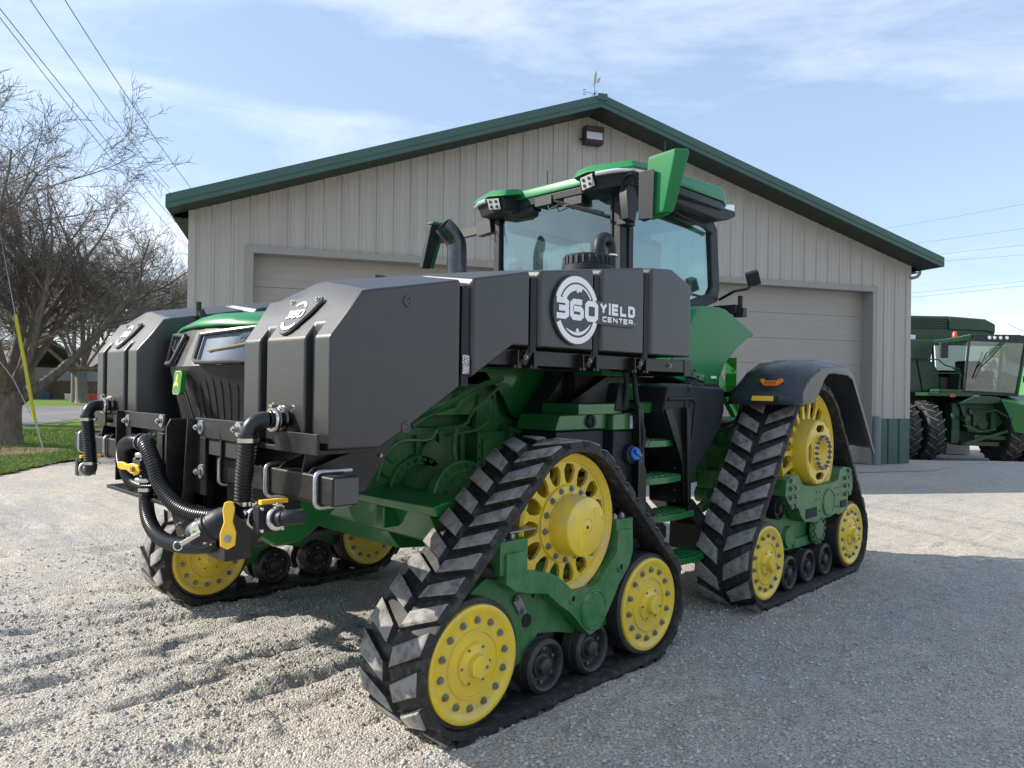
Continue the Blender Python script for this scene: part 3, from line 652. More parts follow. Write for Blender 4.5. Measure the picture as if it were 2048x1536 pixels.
        for k in range(18): a = 2*pi*k/18; mb.bolt((cx+.128*cos(a), 2.446, cz+.128*sin(a)), (0, -1, 0), .0155, .024, 1, False)
        mb.lathe((cx, 2.62, cz), (0, 1, 0), [(0, .25), (.3, .24), (.31, 0)], 40)
    mb.build('drive_wheel', [M['yellow'], M['bolt'], M['dark']], frame)
    return frame
CF = [(2.30, .33, .296), (3.01, .880, .385), (3.70, .33, .296)]
CR = [(5.22, .333, .296), (6.04, 1.108, .512), (6.85, .333, .296)]
for xf, lb in ((None, ('near front track with worn grey lugs', 'near rear track under the black fender')), (XF, ('far front track in the shade of the far tank', 'far rear track'))):
    track_unit(CF, (3.01, .880, .372), True, xf, [(2.30, .33), (3.70, .33)], [(2.835, .172, .138), (3.215, .172, .138)] if True else [], lb[0])
    track_unit(CR, (6.04, 1.108, .497), False, xf, [(5.22, .333), (6.85, .333)], [(5.68, .172, .135), (6.03, .172, .135), (6.38, .172, .135)], lb[1])

# ---- flat ribbon lettering
GL = {'3': [[(0, 1), (.82, 1), (1, .88), (1, .64), (.86, .5), (.22, .5)], [(.86, .5), (1, .36), (1, .12), (.82, 0), (0, 0)]],
 '6': [[(1, 1), (.18, 1), (0, .85), (0, .15), (.18, 0), (.82, 0), (1, .13), (1, .43), (.84, .56), (.12, .56)]],
 '0': [[(.18, 0), (0, .15), (0, .85), (.18, 1), (.82, 1), (1, .85), (1, .15), (.82, 0), (.18, 0)]],
 'Y': [[(0, 1), (.5, .45), (1, 1)], [(.5, .45), (.5, 0)]], 'I': [[(.5, 0), (.5, 1)]], 'E': [[(1, 1), (0, 1), (0, 0), (1, 0)], [(0, .5), (.9, .5)]],
 'L': [[(0, 1), (0, 0), (1, 0)]], 'D': [[(0, 0), (0, 1), (.75, 1), (1, .8), (1, .2), (.75, 0), (0, 0)]], 'C': [[(1, 1), (.15, 1), (0, .85), (0, .15), (.15, 0), (1, 0)]],
 'N': [[(0, 0), (0, 1), (1, 0), (1, 1)]], 'T': [[(0, 1), (1, 1)], [(.5, 1), (.5, 0)]], 'R': [[(0, 0), (0, 1), (.85, 1), (1, .88), (1, .6), (.85, .46), (.1, .46)], [(.55, .46), (1, 0)]],
 '7': [[(0, 1), (1, 1), (.4, 0)]]}
_ro = [0]
def ribbon(mb, pts, t, fn, m=0):
    """mitred flat ribbon; fn(u,v,h) -> 3D"""
    closed = pts[0] == pts[-1]
    if closed: pts = pts[:-1]
    n = len(pts); V = [Vector(p) for p in pts]; _ro[0] = (_ro[0]+1) % 5; h = _ro[0]*.00035; vs = []
    for i in range(n):
        a = V[(i-1) % n] if (closed or i > 0) else None; c = V[(i+1) % n] if (closed or i < n-1) else None
        d0 = (V[i]-a).normalized() if a is not None else None; d1 = (c-V[i]).normalized() if c is not None else None
        d0 = d0 or d1; d1 = d1 or d0
        n0 = Vector((-d0.y, d0.x)); n1 = Vector((-d1.y, d1.x)); mm_ = (n0+n1).normalized(); k = t/2/max(.35, mm_.dot(n1))
        for s_ in (1, -1): p = V[i]+mm_*k*s_; vs.append(fn(p.x, p.y, h))
    k = n if closed else n-1
    mb.add(vs, [(2*i, 2*i+1, 2*((i+1) % n)+1, 2*((i+1) % n)) for i in range(k)], m)
def text(mb, s, u0, v0, w_, h_, gap, t, fn, m=0):
    u = u0
    for ch in s:
        cw = w_*(.35 if ch == 'I' else 1)
        for st in GL[ch]: ribbon(mb, [(u+t/2+p[0]*(cw-t), v0+t/2+p[1]*(h_-t)) if ch != 'I' else (u+cw/2, v0+p[1]*h_) for p in st], t, fn, m)
        u += cw+gap
    return u
def arc(mb, cu, cv, r0, r1, a0, a1, fn, m=0, n=24, taper=False):
    vs = []; _ro[0] = (_ro[0]+1) % 5; h = _ro[0]*.00035
    for i in range(n+1):
        a = radians(a0+(a1-a0)*i/n); f = sin(pi*i/n)**.5 if taper == 2 else ((1-i/n) if taper else 1)
        ra = r1-(r1-r0)*f
        vs += [fn(cu+cos(a)*ra, cv+sin(a)*ra, h), fn(cu+cos(a)*r1, cv+sin(a)*r1, h)]
    mb.add(vs, [(2*i, 2*i+1, 2*i+3, 2*i+2) for i in range(n)], m)

# ---- saddle tanks
def lerp_tab(tab, x):
    for (a, b_), (c, d) in zip(tab[:-1], tab[1:]):
        if x <= c: return b_+(d-b_)*max(0, (x-a))/(c-a)
    return tab[-1][1]
ZT = [(1.61, 1.80), (1.75, 2.0), (1.94, 2.035), (2.27, 2.10), (2.76, 2.20), (3.27, 2.27), (3.75, 2.34), (4.05, 2.365), (4.28, 2.285)]
ZR = [(1.61, 1.80), (1.80, 2.075), (2.27, 2.155), (2.76, 2.235), (3.75, 2.37), (4.10, 2.39), (4.28, 2.29)]
ZB = [(1.61, 1.335), (1.84, 1.335), (2.62, 1.81), (4.28, 1.815)]
YO = [(1.61, 2.635), (1.94, 2.60), (4.28, 2.60)]
STR = [2.281, 2.748, 3.266, 3.755]
def tank(xf, label):
    mb = MB(xf); xs = [1.605, 1.68, 1.75, 1.80, 1.84, 1.94, 2.05, 2.15, 2.62, 2.70, 3.1, 3.5, 4.05, 4.20, 4.28]
    st = [(x, 0) for x in xs]
    for s_ in STR: st += [(s_-.012, 0), (s_+.004, .030), (s_+.060, .030), (s_+.078, 0)]
    st.sort(); rings = []
    for (x, ins) in st:
        yo = lerp_tab(YO, x)+ins; yi = 3.40+min(1, max(0, (x-1.6)/.15))*.04-ins; zb = lerp_tab(ZB, x); zt = lerp_tab(ZT, x)-ins; zr_ = lerp_tab(ZR, x)-ins
        bx_ = -(.012 if x == 4.28 else 0)
        rings.append([(x, yo, zb), (x, yo, zt), (x, 2.97, zr_), (x, 3.08, zr_), (x, yi, zt), (x, yi, zb)])
    vs = [p for r in rings for p in r]; n = len(rings)
    mb.add(vs, [(i*6+j, i*6+(j+1) % 6, (i+1)*6+(j+1) % 6, (i+1)*6+j) for i in range(n-1) for j in range(6)]+[tuple(range(6))[::-1], tuple(range((n-1)*6, n*6))])
    o = mb.build('saddle_tank', M['tank'], T, smooth=0)
    # two upright grooves pressed into the front
    c = MB(xf)
    for (a, b_) in ((3.255, 3.165), (2.845, 2.75)):
        c.add([(1.4, a, 1.2), (1.4, b_, 1.2), (1.652, b_+.012, 1.2), (1.652, a-.012, 1.2), (1.4, a, 1.99), (1.4, b_, 1.99), (1.652, b_+.012, 1.99), (1.652, a-.012, 1.99)],
              [(0, 3, 2, 1), (4, 5, 6, 7), (0, 1, 5, 4), (1, 2, 6, 5), (2, 3, 7, 6), (3, 0, 4, 7)])
    co = c.build('cut', M['tank'], T, smooth=0)
    for q in (o, co):
        import bmesh
        bm = bmesh.new(); bm.from_mesh(q.data); bmesh.ops.recalc_face_normals(bm, faces=bm.faces); bm.to_mesh(q.data); bm.free()
    md = o.modifiers.new('b', 'BOOLEAN'); md.operation = 'DIFFERENCE'; md.object = co; md.solver = 'EXACT'
    bpy.context.view_layer.update(); dg = bpy.context.evaluated_depsgraph_get()
    me = bpy.data.meshes.new_from_object(o.evaluated_get(dg)); o.modifiers.clear(); o.data = me
    bpy.data.objects.remove(co)
    me.shade_smooth(); me.set_sharp_from_angle(angle=radians(25))
    b = o.modifiers.new('bevel', 'BEVEL'); b.width = .011; b.segments = 3; b.limit_method = 'ANGLE'; b.angle_limit = radians(18); b.harden_normals = True
    o['label'] = label; o['_o'] = T['_o']
    # straps
    for i, s_ in enumerate(STR):
        s = MB(xf); x0, x1 = s_+.010, s_+.054; yo = 2.612; zt = lerp_tab(ZT, s_)-.030; zb = lerp_tab(ZB, s_+.03); t = .004
        zl = zb-.03 if i else zb-.02
        s.add([(x0, yo-.0, zl), (x1, yo, zl), (x1, yo, zt), (x0, yo, zt), (x1, 2.97, lerp_tab(ZR, s_)-.024), (x0, 2.97, lerp_tab(ZR, s_)-.024), (x1, 3.42, zt), (x0, 3.42, zt)], [(0, 1, 2, 3), (3, 2, 4, 5), (5, 4, 6, 7)])
        so_ = s.build('strap', M['strap'], o, smooth=0)
        sm = so_.modifiers.new('t', 'SOLIDIFY'); sm.thickness = .005
        if i:  # hook bracket under the tank
            h = MB(xf)
            h.bar((s_+.032, 2.615, zb+.01), (s_-.02, 2.63, 1.725), .040, .006, 0, (0, 1, 0))
            for dx in (-.075, .045): h.box(s_+dx, s_+dx+.008, 2.615, 2.70, 1.70, 1.79); h.box(s_+dx-.02, s_+dx+.03, 2.62, 2.628, 1.70, 1.715)
            h.bolt((s_-.02, 2.618, 1.755), (0, -1, 0), .010, .012, 1); h.cyl((s_-.08, 2.65, 1.755), (s_+.06, 2.65, 1.755), .009, n=8)
            h.build('strap_hook', [M['steelblack'], M['bolt']], o, smooth=30)
    if xf is None:
        s = MB(); s.box(2.292, 2.334, 2.6035, 2.6065, 1.66, 1.75)
        sl = s.build('strap_label', mat('printed_label', (.55, .55, .55), .6, var=(.05, .05, .05), vscale=160, vmix=(.45, .55)), o, smooth=0)
        for (x, z) in ((1.965, 1.97), (1.965, 1.42)): 
            s = MB(); s.lathe((x, 2.60, z), (0, -1, 0), [(0, .026), (.005, .024), (.005, .014), (.002, .012), (.002, 0)], 16); s.build('moulded_boss', M['tank'], o)
    # mould seam round the tank
    s = MB(xf); s.box(1.612, 2.27, 2.5985 if False else 2.596, 2.62, 1.797, 1.801)
    s.v = [(x, lerp_tab(YO, x)-.0015 if y < 2.61 else y, z) for x, y, z in s.v]
    # support frame beneath
    f = MB(xf); f.box(2.50, 4.38, 2.66, 2.74, 1.715, 1.795); f.box(2.50, 4.38, 3.25, 3.33, 1.715, 1.795)
    for x in (2.6, 3.1, 3.6, 4.1, 4.34): f.box(x-.03, x+.03, 2.74, 3.25, 1.72, 1.79)
    f.box(4.30, 4.385, 2.655, 3.335, 1.69, 1.80)
    f.bolt((4.12, 2.66, 1.755), (0, -1, 0), .013, .012, 1)
    f.build('tank_frame', [M['steelblack'], M['bolt']], o, bevel=.004)
    # cradle brackets at the front bottom
    f = MB(xf)
    f.box(1.555, 1.568, 2.64, 2.99, 1.315, 1.40); f.box(1.555, 1.90, 2.64, 2.652, 1.318, 1.40) if False else None
    f.prism([(1.56, 1.315), (1.86, 1.315), (1.86, 1.333), (1.56, 1.333)], 'Y', 2.66, 3.38); f.box(1.555, 1.57, 3.15, 3.36, 1.315, 1.39)
    for y in (2.80, 3.24): f.prism([(1.58, 1.22), (1.72, 1.22), (1.90, 1.315), (1.60, 1.315)], 'Y', y, y+.012)
    f.prism([(1.72, 1.10), (1.86, 1.14), (2.04, 1.40), (2.10, 1.50), (1.95, 1.40), (1.88, 1.325), (1.74, 1.30), (1.60, 1.255), (1.58, 1.235), (1.70, 1.235)], 'Y', 2.74, 2.752)
    f.prism([(1.72, 1.235), (1.86, 1.14), (2.04, 1.40), (1.88, 1.325), (1.74, 1.30), (1.60, 1.255), (1.58, 1.235)], 'Y', 2.99, 3.002)
    f.bolt((1.93, 2.74, 1.29), (0, -1, 0), .010, .01, 1, False)
    f.build('cradle_bracket', [M['steelblack'], M['bolt']], o, bevel=.003)
    # small front emblem on the sloping face
    nb = Vector((-.2, 0, .14)).normalized(); uD = Vector((0, -1, 0)); vD = Vector((.14, 0, .2)).normalized()
    if xf: uD = Vector((0, 1, 0))
    cc = Vector((1.605+.5*.14+.0, 3.00, 1.80+.5*.20))
    cc = Vector((1.678, 3.02, 1.905))
    def fn(u, v, h): return cc+(uD*u+vD*v)*.86+nb*(.020+h)
    def fb(u, v, h): return cc+(uD*u+vD*v)*.86+nb*(.011+h)
    e = MB(xf)
    pts = [(-.135, .105), (-.145, .095), (-.095, -.07), (-.075, -.105), (-.04, -.125), (0, -.128), (.04, -.112), (.125, .0), (.165, .085), (.155, .105)]
    e.add([fb(u, v, -.006) for u, v in pts]+[fb(u, v, .005) for u, v in pts], [tuple(range(10))[::-1], tuple(range(10, 20))]+[(i, (i+1) % 10, 10+(i+1) % 10, 10+i) for i in range(10)])
    eo = e.build('front_emblem', M['plate2'], o, smooth=0)
    e = MB(xf)
    text(e, '360', -.084, -.030, .052, .054, .006, .0125, fn)
    arc(e, 0, .0, .066, .082, 35, 130, fn); arc(e, 0, -.01, .078, .098, 210, 318, fn)
    e.build('lettering', M['white'], eo, smooth=0)
    e = MB(xf)
    for (u, v) in ((-.118, .085), (.135, .085)): e = MB(xf); e.cyl(fb(u, v, .005), fb(u, v, .012), .013, n=12); e.cyl(fb(u, v, .012), fb(u, v, .020), .007, n=6); e.build('screw', M['steel'], eo)
    # outlet: flange, cam clamp and elbow, corrugated hose down, elbow, clamps, valve and pipe stub
    return o
M['strap'] = mat('black_webbing', (.012, .012, .014), .7, bump=.5, bscale=300)
t1 = tank(None, 'near black saddle tank with a large round emblem on its side')
t2 = tank(XF, 'far black saddle tank')
# big side emblem (near tank)
EC = (3.094, 2.025)
def fs_(u, v, h): return (EC[0]+u, 2.5825-h, EC[1]+v)
e = MB(); pts = []
for i in range(40): a = radians(14+332*i/39); pts.append((cos(a)*.192, sin(a)*.192))
pts = [(.192*cos(radians(a)), .192*sin(radians(a))) for a in range(20, 341, 8)]
q = .545
bar_ = [(.17, -.062), (q-.02, -.062), (q-.006, -.055), (q, -.04), (q, .045), (q-.006, .06), (q-.02, .067), (.17, .067)]
pts = [(.192*cos(radians(a)), .192*sin(radians(a))) for a in range(22, 339, 6)]+bar_[0:]
n = len(pts); e.add([(EC[0]+u, 2.5975, EC[1]+v) for u, v in pts]+[(EC[0]+u, 2.5835, EC[1]+v) for u, v in pts], [tuple(range(n)), tuple(range(n, 2*n))[::-1]]+[(i, (i+1) % n, n+(i+1) % n, n+i) for i in range(n)])
eo = e.build('side_emblem', M['plate'], t1, smooth=30)
e = MB()
text(e, '360', -.184, -.055, .116, .115, .010, .031, fs_)
text(e, 'YIELD', .198, -.004, .068, .066, .010, .0175, fs_); text(e, 'CENTER', .222, -.047, .042, .031, .008, .0085, fs_)
arc(e, .528, -.040, .004, .006, 0, 360, fs_, 0, 12)
arc(e, 0, 0, .150, .184, 22, 160, fs_); arc(e, 0, 0, .105, .140, 70, 152, fs_, 0, 24); arc(e, 0, 0, .128, .140, 30, 72, fs_, 0, 14, False)
arc(e, 0, 0, .150, .184, 205, 340, fs_); arc(e, 0, 0, .120, .138, 228, 330, fs_, 0, 24, 2)
e.build('lettering', M['white'], eo, smooth=0)
e = MB()
for v in (.105, -.112): e = MB(); e.lathe((EC[0]+.0, 2.5835, EC[1]+v), (0, -1, 0), [(0, .013), (.004, .013), (.004, .009), (.008, .007), (.008, 0)], 12); e.build('screw', M['steel'], eo)
e = MB(); e.lathe((EC[0]+q-.03, 2.5835, EC[1]+.028), (0, -1, 0), [(0, .011), (.004, .011), (.004, .008), (.007, .006), (.007, 0)], 12)
e.build('screw', M['steel'], eo)
# lid and vent pipes on the near tank
e = MB(); e.lathe((3.69, 3.0, 2.34), (0, 0, 1), [(0, .165), (.035, .165), (.04, .158), (.045, .15), (.10, .15), (.108, .142), (.108, 0)], 40)
for k in range(24): a = 2*pi*k/24; e.box(-.006, .006, -.006, .006, 0, .05); e.v[-8:] = [(3.69+cos(a)*.152+x, 3.0+sin(a)*.152+y, 2.385+z) for x, y, z in e.v[-8:]]
e.build('tank_lid', M['plastic'], t1)
e = MB(xf=XF) ; e.lathe((3.69, 3.0, 2.34), (0, 0, 1), [(0, .165), (.035, .165), (.045, .15), (.10, .15), (.108, .142), (.108, 0)], 40); e.build('tank_lid', M['plastic'], t2)
def ell(p0, p1, p2, n=7):
    p0, p1, p2 = map(Vector, (p0, p1, p2)); return [p0.lerp(p1, i/n).lerp(p1.lerp(p2, i/n), i/n) for i in range(n+1)]
e = MB(); e.tube([(3.83, 3.02, 2.36)]+ell((3.83, 3.02, 2.50), (3.83, 3.02, 2.59), (3.90, 3.03, 2.60))+ell((3.92, 3.03, 2.60), (3.98, 3.04, 2.60), (3.98, 3.04, 2.52))+[(3.98, 3.04, 2.36)], .040, 14)
e.cyl((3.83, 3.02, 2.47), (3.83, 3.02, 2.51), .048, n=16); e.cyl((3.98, 3.04, 2.49), (3.98, 3.04, 2.50), .050, n=16, m=1)
e.build('vent_pipe', [M['plastic'], M['steel']], t1)
e = MB(XF); e.cyl((1.98, 3.40, 2.02), (1.98, 3.40, 2.13), .018, n=10); e.tube([(1.98, 3.47, 1.8), (1.98, 3.47, 2.04), (1.97, 3.46, 2.07)], .022, 10)
e.build('breather_hose', M['hose'], t2)

# ---- corrugated hose helper
def smooth_path(P, n):
    P = [Vector(p) for p in P]; out = []; P = [P[0]*2-P[1]]+P+[P[-1]*2-P[-2]]
    for i in range(1, len(P)-2):
        a, b_, c, d = P[i-1:i+3]
        for k in range(n): t = k/n; out.append(.5*((2*b_)+(c-a)*t+(2*a-5*b_+4*c-d)*t*t+(-a+3*b_-3*c+d)*t*t*t))
    out.append(P[-2]); return out
def hose(mb, P, r, pitch=.015, depth=.12, m=0, n=14):
    pp = smooth_path(P, 24); S = [0]
    for a, b_ in zip(pp[:-1], pp[1:]): S.append(S[-1]+(b_-a).length)
    k = int(S[-1]/pitch*4); out = []; R = []; j = 0
    for i in range(k+1):
        s_ = S[-1]*i/k
        while j < len(S)-2 and S[j+1] < s_: j += 1
        f = (s_-S[j])/max(1e-9, S[j+1]-S[j]); out.append(pp[j].lerp(pp[j+1], f)); R.append(r*(1 if i % 4 in (0, 1) else 1-depth))
    mb.tube(out, R, n, m)
def clamp(mb, c, ax, r, w_=.018, m=1):
    c = Vector(c); ax = Vector(ax).normalized(); mb.lathe(c, ax, [(-w_/2, r), (-w_/2, r+.004), (w_/2, r+.004), (w_/2, r)], 24, m)
    u = ax.orthogonal().normalized(); mb.obox(c+u*(r+.009), (.02, .012, .014), Matrix((ax.cross(u), ax, u)).transposed(), m)
def camclamp(mb, c, ax, r, m=1):
    mb.lathe(c, ax, [(-.012, r), (-.012, r+.012), (-.004, r+.016), (.004, r+.016), (.012, r+.012), (.012, r)], 24, m)
    c = Vector(c); u = Vector((0, 0, 1)); mb.cyl(c+u*(r+.012), c+u*(r+.034), .006, n=8, m=m); mb.obox(c+u*(r+.020), (.03, .03, .012), Matrix.Identity(3), m)
def plumbing(xf, yt):
    # yt = Y of the outlet (near-tank coordinates)
    mb = MB(xf); y = 2.985; yh = y+.06
    mb.cyl((1.60, y, 1.447), (1.40+.12, y, 1.447), .036, n=20)
    mb.lathe((1.585, y, 1.447), (-1, 0, 0), [(0, .062), (.010, .062), (.012, .05)], 24, 1); camclamp(mb, (1.545, y, 1.447), (1, 0, 0), .040)
    mb.tube(ell((1.52, y, 1.447), (1.445, y+.02, 1.45), (1.445, y+.025, 1.37), 8), .036, 18)
    mb.lathe((1.445, y+.025, 1.385), (0, 0, -1), [(0, .036), (0, .042), (.02, .042), (.02, .036)], 20); 
    mb.build('elbow', [M['hose'], M['steel']], t1 if xf is None else t2)
    mb = MB(xf); hose(mb, [(1.445, y+.025, 1.38), (1.446, y+.04, 1.30), (1.45, y+.07, 1.18), (1.455, y+.085, 1.07)], .039, .0155, .13)
    clamp(mb, (1.445, y+.026, 1.360), (0, 0, 1), .041); clamp(mb, (1.455, y+.083, 1.085), (0, 0, 1), .041)
    mb.build('corrugated_hose', [M['hose'], M['steel']], t1 if xf is None else t2)
    mb = MB(xf); yb = y+.087; zb = 1.035
    mb.tube(ell((1.455, yb, 1.08), (1.455, yb, zb-.01), (1.46, yb-.09, zb), 8), .035, 18)
    mb.cyl((1.46, yb-.08, zb), (1.475, yb-.17, zb+.01), .031, n=18); camclamp(mb, (1.462, yb-.115, zb+.003), (0.1, -1, 0), .034)
    mb.box(1.42, 1.53, yb-.215, yb-.165, zb-.045, zb+.065)
    for dx in (.01, .10):
        for dz in (-.035, .055): mb.cyl((1.42+dx, yb-.23, zb+dz), (1.42+dx, yb-.155, zb+dz), .007, n=8, m=1)
    mb.cyl((1.475, yb-.21, zb+.012), (1.49, yb-.30, zb+.02), .032, n=18); camclamp(mb, (1.482, yb-.255, zb+.015), (0.1, -1, 0), .034)
    mb.tube(ell((1.49, yb-.28, zb+.02), (1.495, yb-.325, zb+.025), (1.56, yb-.33, zb+.025), 7), .031, 16)
    mb.box(1.44, 1.56, yb-.20, yb-.17, zb+.066, zb+.085, 2)
    mb.build('valve', [M['plastic'], M['steel'], M['handle']], t1 if xf is None else t2, bevel=.004)
plumbing(None, 0); plumbing(XF, 0)

# ---- front hitch: square beam across the front with clamps, mount plates, weights bracket
bm_ = MB(); bm_.box(1.575, 1.70, 2.55, 3.60, 1.115, 1.235); bm_.box(1.575, 1.70, 4.66, 6.02, 1.115, 1.235)
bm_.box(1.565, 1.71, 3.60, 4.66, 1.15, 1.33)
hb = bm_.build('front_beam', M['steelblack'], T, bevel=.012)
e = MB(); e.box(1.583, 1.692, 2.5455, 2.5495, 1.123, 1.227); e.build('end_cap', mat('end_cap_grey', (.075, .072, .070), .6), hb, bevel=.002)
for y in (2.66, 3.08, 3.56, 5.86, 5.30):
    e = MB(); r = .010; x0, x1, z0, z1 = 1.562, 1.70, 1.103, 1.246
    e.tube(ell((x1+.03, y, z1), (x1, y, z1), (x1-.03, y, z1), 2)+ell((x0+.03, y, z1), (x0, y, z1), (x0, y, z1-.03), 5)+ell((x0, y, z0+.03), (x0, y, z0), (x0+.03, y, z0), 5)+[(x1+.03, y, z0)], r, 10)
    e.build('u_bolt', M['zinc'], hb)
e = MB()   # mount plates and gussets, near side of the middle
def plate(y, pts, t=.014): e.prism(pts, 'Y', y, y+t)
def cplate(x, y0, y1, z0, z1, t=.014, m=0): e.box(x, x+t, y0, y1, z0, z1, m)
cplate(1.50, 3.15, 3.70, 1.335, 1.43); cplate(1.50, 3.15, 3.24, 1.255, 1.335); cplate(1.50, 3.58, 3.70, 1.00, 1.335); cplate(1.50, 3.58, 3.70, .98, 1.06)
cplate(1.515, 3.24, 3.58, 1.255, 1.335, .01, 2)
plate(3.80, [(1.40, 1.0), (1.56, .98), (1.60, 1.1), (1.60, 1.42), (1.42, 1.42), (1.40, 1.38)]); plate(3.69, [(1.44, 1.0), (1.60, .98), (1.60, 1.42), (1.46, 1.42)])
plate(3.40, [(1.50, 1.25), (1.60, 1.25), (1.60, 1.36), (1.50, 1.36)])
for (y, z) in ((3.63, 1.385), (3.22, 1.395), (3.62, 1.17)): e.cyl((1.50, y, z), (1.494, y, z), .034, n=20, m=1); e.bolt((1.494, y, z), (-1, 0, 0), .017, .020, 1, False)
# far side of the middle
cplate(1.50, 4.10, 4.74, 1.34, 1.43); cplate(1.50, 4.62, 4.74, 1.03, 1.34); cplate(1.512, 4.16, 4.24, 1.10, 1.34); plate(4.74, [(1.46, 1.02), (1.60, 1.02), (1.60, 1.43), (1.46, 1.43)])
for (y, z) in ((4.67, 1.375), (4.14, 1.395)): e.cyl((1.50, y, z), (1.494, y, z), .034, n=20, m=1); e.bolt((1.494, y, z), (-1, 0, 0), .017, .018, 1, False)
e.box(1.40, 1.62, 3.80, 4.70, .985, 1.005); e.box(1.44, 1.60, 3.90, 3.915, .99, 1.16); e.box(1.44, 1.60, 4.06, 4.075, .99, 1.17)
e.box(1.45, 1.58, 3.98, 4.05, 1.330, 1.336); 
for y in (3.98, 4.44): e.cyl((1.60, y, 1.333), (1.60, y, 1.350), .022, n=6, m=3)
e.box(1.60, 2.0, 3.55, 4.72, .93, 1.12); e.box(1.7, 2.3, 3.62, 4.64, 1.00, 1.30)
e.cyl((1.55, 3.78, .99), (1.55, 3.78, .94), .022, n=12, m=1); e.cyl((1.55, 3.78, .94), (1.55, 3.78, .905), .014, n=8, m=3)
e.build('hitch_frame', [M['steelblack'], M['zinc'], M['dark'], M['rust']], hb, bevel=.003)
e = MB(); pts = [(1.847, 1.0), (1.853, .792), (1.97, .71), (2.124, .722), (2.237, .797), (2.40, .93), (2.42, 1.02)]
e.prism(pts, 'Y', 3.75, 4.50); e.build('belly_guard', M['green'], T, bevel=.015)
e = MB(); e.box(1.40, 1.52, 3.12, 3.30, .83, 1.02); e.prism([(1.42, .98), (1.60, .99), (1.72, .90), (1.62, .80), (1.46, .83)], 'Y', 3.36, 3.80)
for (y, z) in ((3.70, .90), (3.62, .86)): e.bolt((1.44, y, z), (-1, 0, 0), .016, .02, 1)
e.build('coupler_bracket', [M['steelblack'], M['bolt']], hb, bevel=.004)
# loop hoses in the middle
e = MB(); hose(e, [(1.40, 4.06, 1.285), (1.37, 4.20, 1.285), (1.39, 4.37, 1.24), (1.42, 4.45, 1.14), (1.44, 4.40, 1.05), (1.47, 4.28, 1.02), (1.5, 4.2, 1.02)], .040, .013, .10)
e.build('corrugated_hose', M['hose'], hb)
e = MB(); hose(e, [(1.40, 4.06, 1.285), (1.36, 3.95, 1.28), (1.36, 3.85, 1.20), (1.37, 3.78, 1.10), (1.39, 3.66, 1.02), (1.42, 3.52, .985), (1.46, 3.36, .985), (1.50, 3.22, 1.0)], .040, .0155, .13)
clamp(e, (1.39, 4.10, 1.287), (.1, 1, 0), .042); clamp(e, (1.39, 4.03, 1.288), (.1, 1, 0), .042)
e.build('corrugated_hose', [M['hose'], M['steel']], hb)
e = MB(); hose(e, [(1.40, 4.05, 1.06), (1.395, 4.045, .99), (1.38, 3.97, .91), (1.37, 3.84, .855), (1.36, 3.66, .84), (1.36, 3.45, .855), (1.38, 3.28, .88), (1.42, 3.2, .90)], .037, .0155, .13)
clamp(e, (1.40, 4.052, 1.045), (0, 0, 1), .039); e.build('corrugated_hose', [M['hose'], M['steel']], hb)
e = MB(); e.cyl((1.40, 4.06, 1.27), (1.40, 4.06, 1.07), .036, n=18); camclamp(e, (1.40, 4.06, 1.225), (0, 0, 1), .042); camclamp(e, (1.40, 4.06, 1.095), (0, 0, 1), .042)
e.box(1.345, 1.455, 4.0, 4.11, 1.125, 1.20); 
for dy in (4.01, 4.10):
    for dx in (1.355, 1.445): e.cyl((dx, dy, 1.115), (dx, dy, 1.21), .008, n=8, m=1)
e.build('valve', [M['plastic'], M['steel']], hb, bevel=.004)
def lever(c, u, nrm, L_, w_, t=.016):
    mb = MB(); u = Vector(u).normalized(); nv = Vector(nrm).normalized(); s_ = nv.cross(u); c = Vector(c)
    out = [(-.03, -.5*w_), (-.045, 0), (-.03, .5*w_), (.02, .55*w_), (L_*.45, .30*w_), (L_*.8, .42*w_), (L_, .30*w_), (L_*1.03, 0), (L_, -.30*w_), (L_*.8, -.42*w_), (L_*.45, -.30*w_), (.02, -.55*w_)]
    n = len(out); mb.add([c+u*a+s_*b_-nv*t/2 for a, b_ in out]+[c+u*a+s_*b_+nv*t/2 for a, b_ in out], [tuple(range(n))[::-1], tuple(range(n, 2*n))]+[(i, (i+1) % n, n+(i+1) % n, n+i) for i in range(n)])
    mb.cyl(c+nv*t/2, c+nv*(t/2+.012), .014, n=10, m=1); return mb
lever((1.335, 4.04, 1.155), (-.10, .30, .04), (-1, -.15, 0), .125, .05).build('valve_handle', [M['handle'], M['bolt']], hb, bevel=.005)
lever((1.30, 2.87, .985), (.05, .10, .30), (-.6, -.9, .1), .145, .058).build('valve_handle', [M['handle'], M['bolt']], hb, bevel=.006)
# cam lock coupler hanging below the beam
e = MB(); a0 = Vector((1.36, 3.02, 1.06)); d = Vector((-.55, .12, -.38)).normalized()
a0 = Vector((1.36, 3.00, 1.045)); d = Vector((-.42, .42, -.36)).normalized()
e.lathe(a0, d, [(-.05, .04), (0, .048), (.02, .056), (.04, .058), (.07, .058), (.075, .053), (.085, .053), (.09, .060), (.145, .059), (.165, .054), (.17, .05), (.17, 0)], 32)
sdv = d.cross(Vector((0, 0, 1))).normalized()
for k in range(8): t = 2*pi*k/8; q = a0+d*.12+(sdv*cos(t)+sdv.cross(d)*sin(t))*.059; e.cyl(q, q+(q-a0-d*.12).normalized()*.004, .007, n=8, m=1)
for sg in (1, -1):
    s0 = a0+d*.11+sdv*sg*.061; s1 = s0+d*.085+sdv*sg*.010; e.bar(s0, s1, .010, .018, 1)
    rr = [s1+d*.012+(d*cos(t)+sdv.cross(d)*sin(t))*.018 for t in np.linspace(0, 2*pi, 13)]; e.tube(rr, .0035, 6, 1, False)
cp = e.build('camlock_coupler', [M['plastic'], M['steel']], hb, bevel=.002)
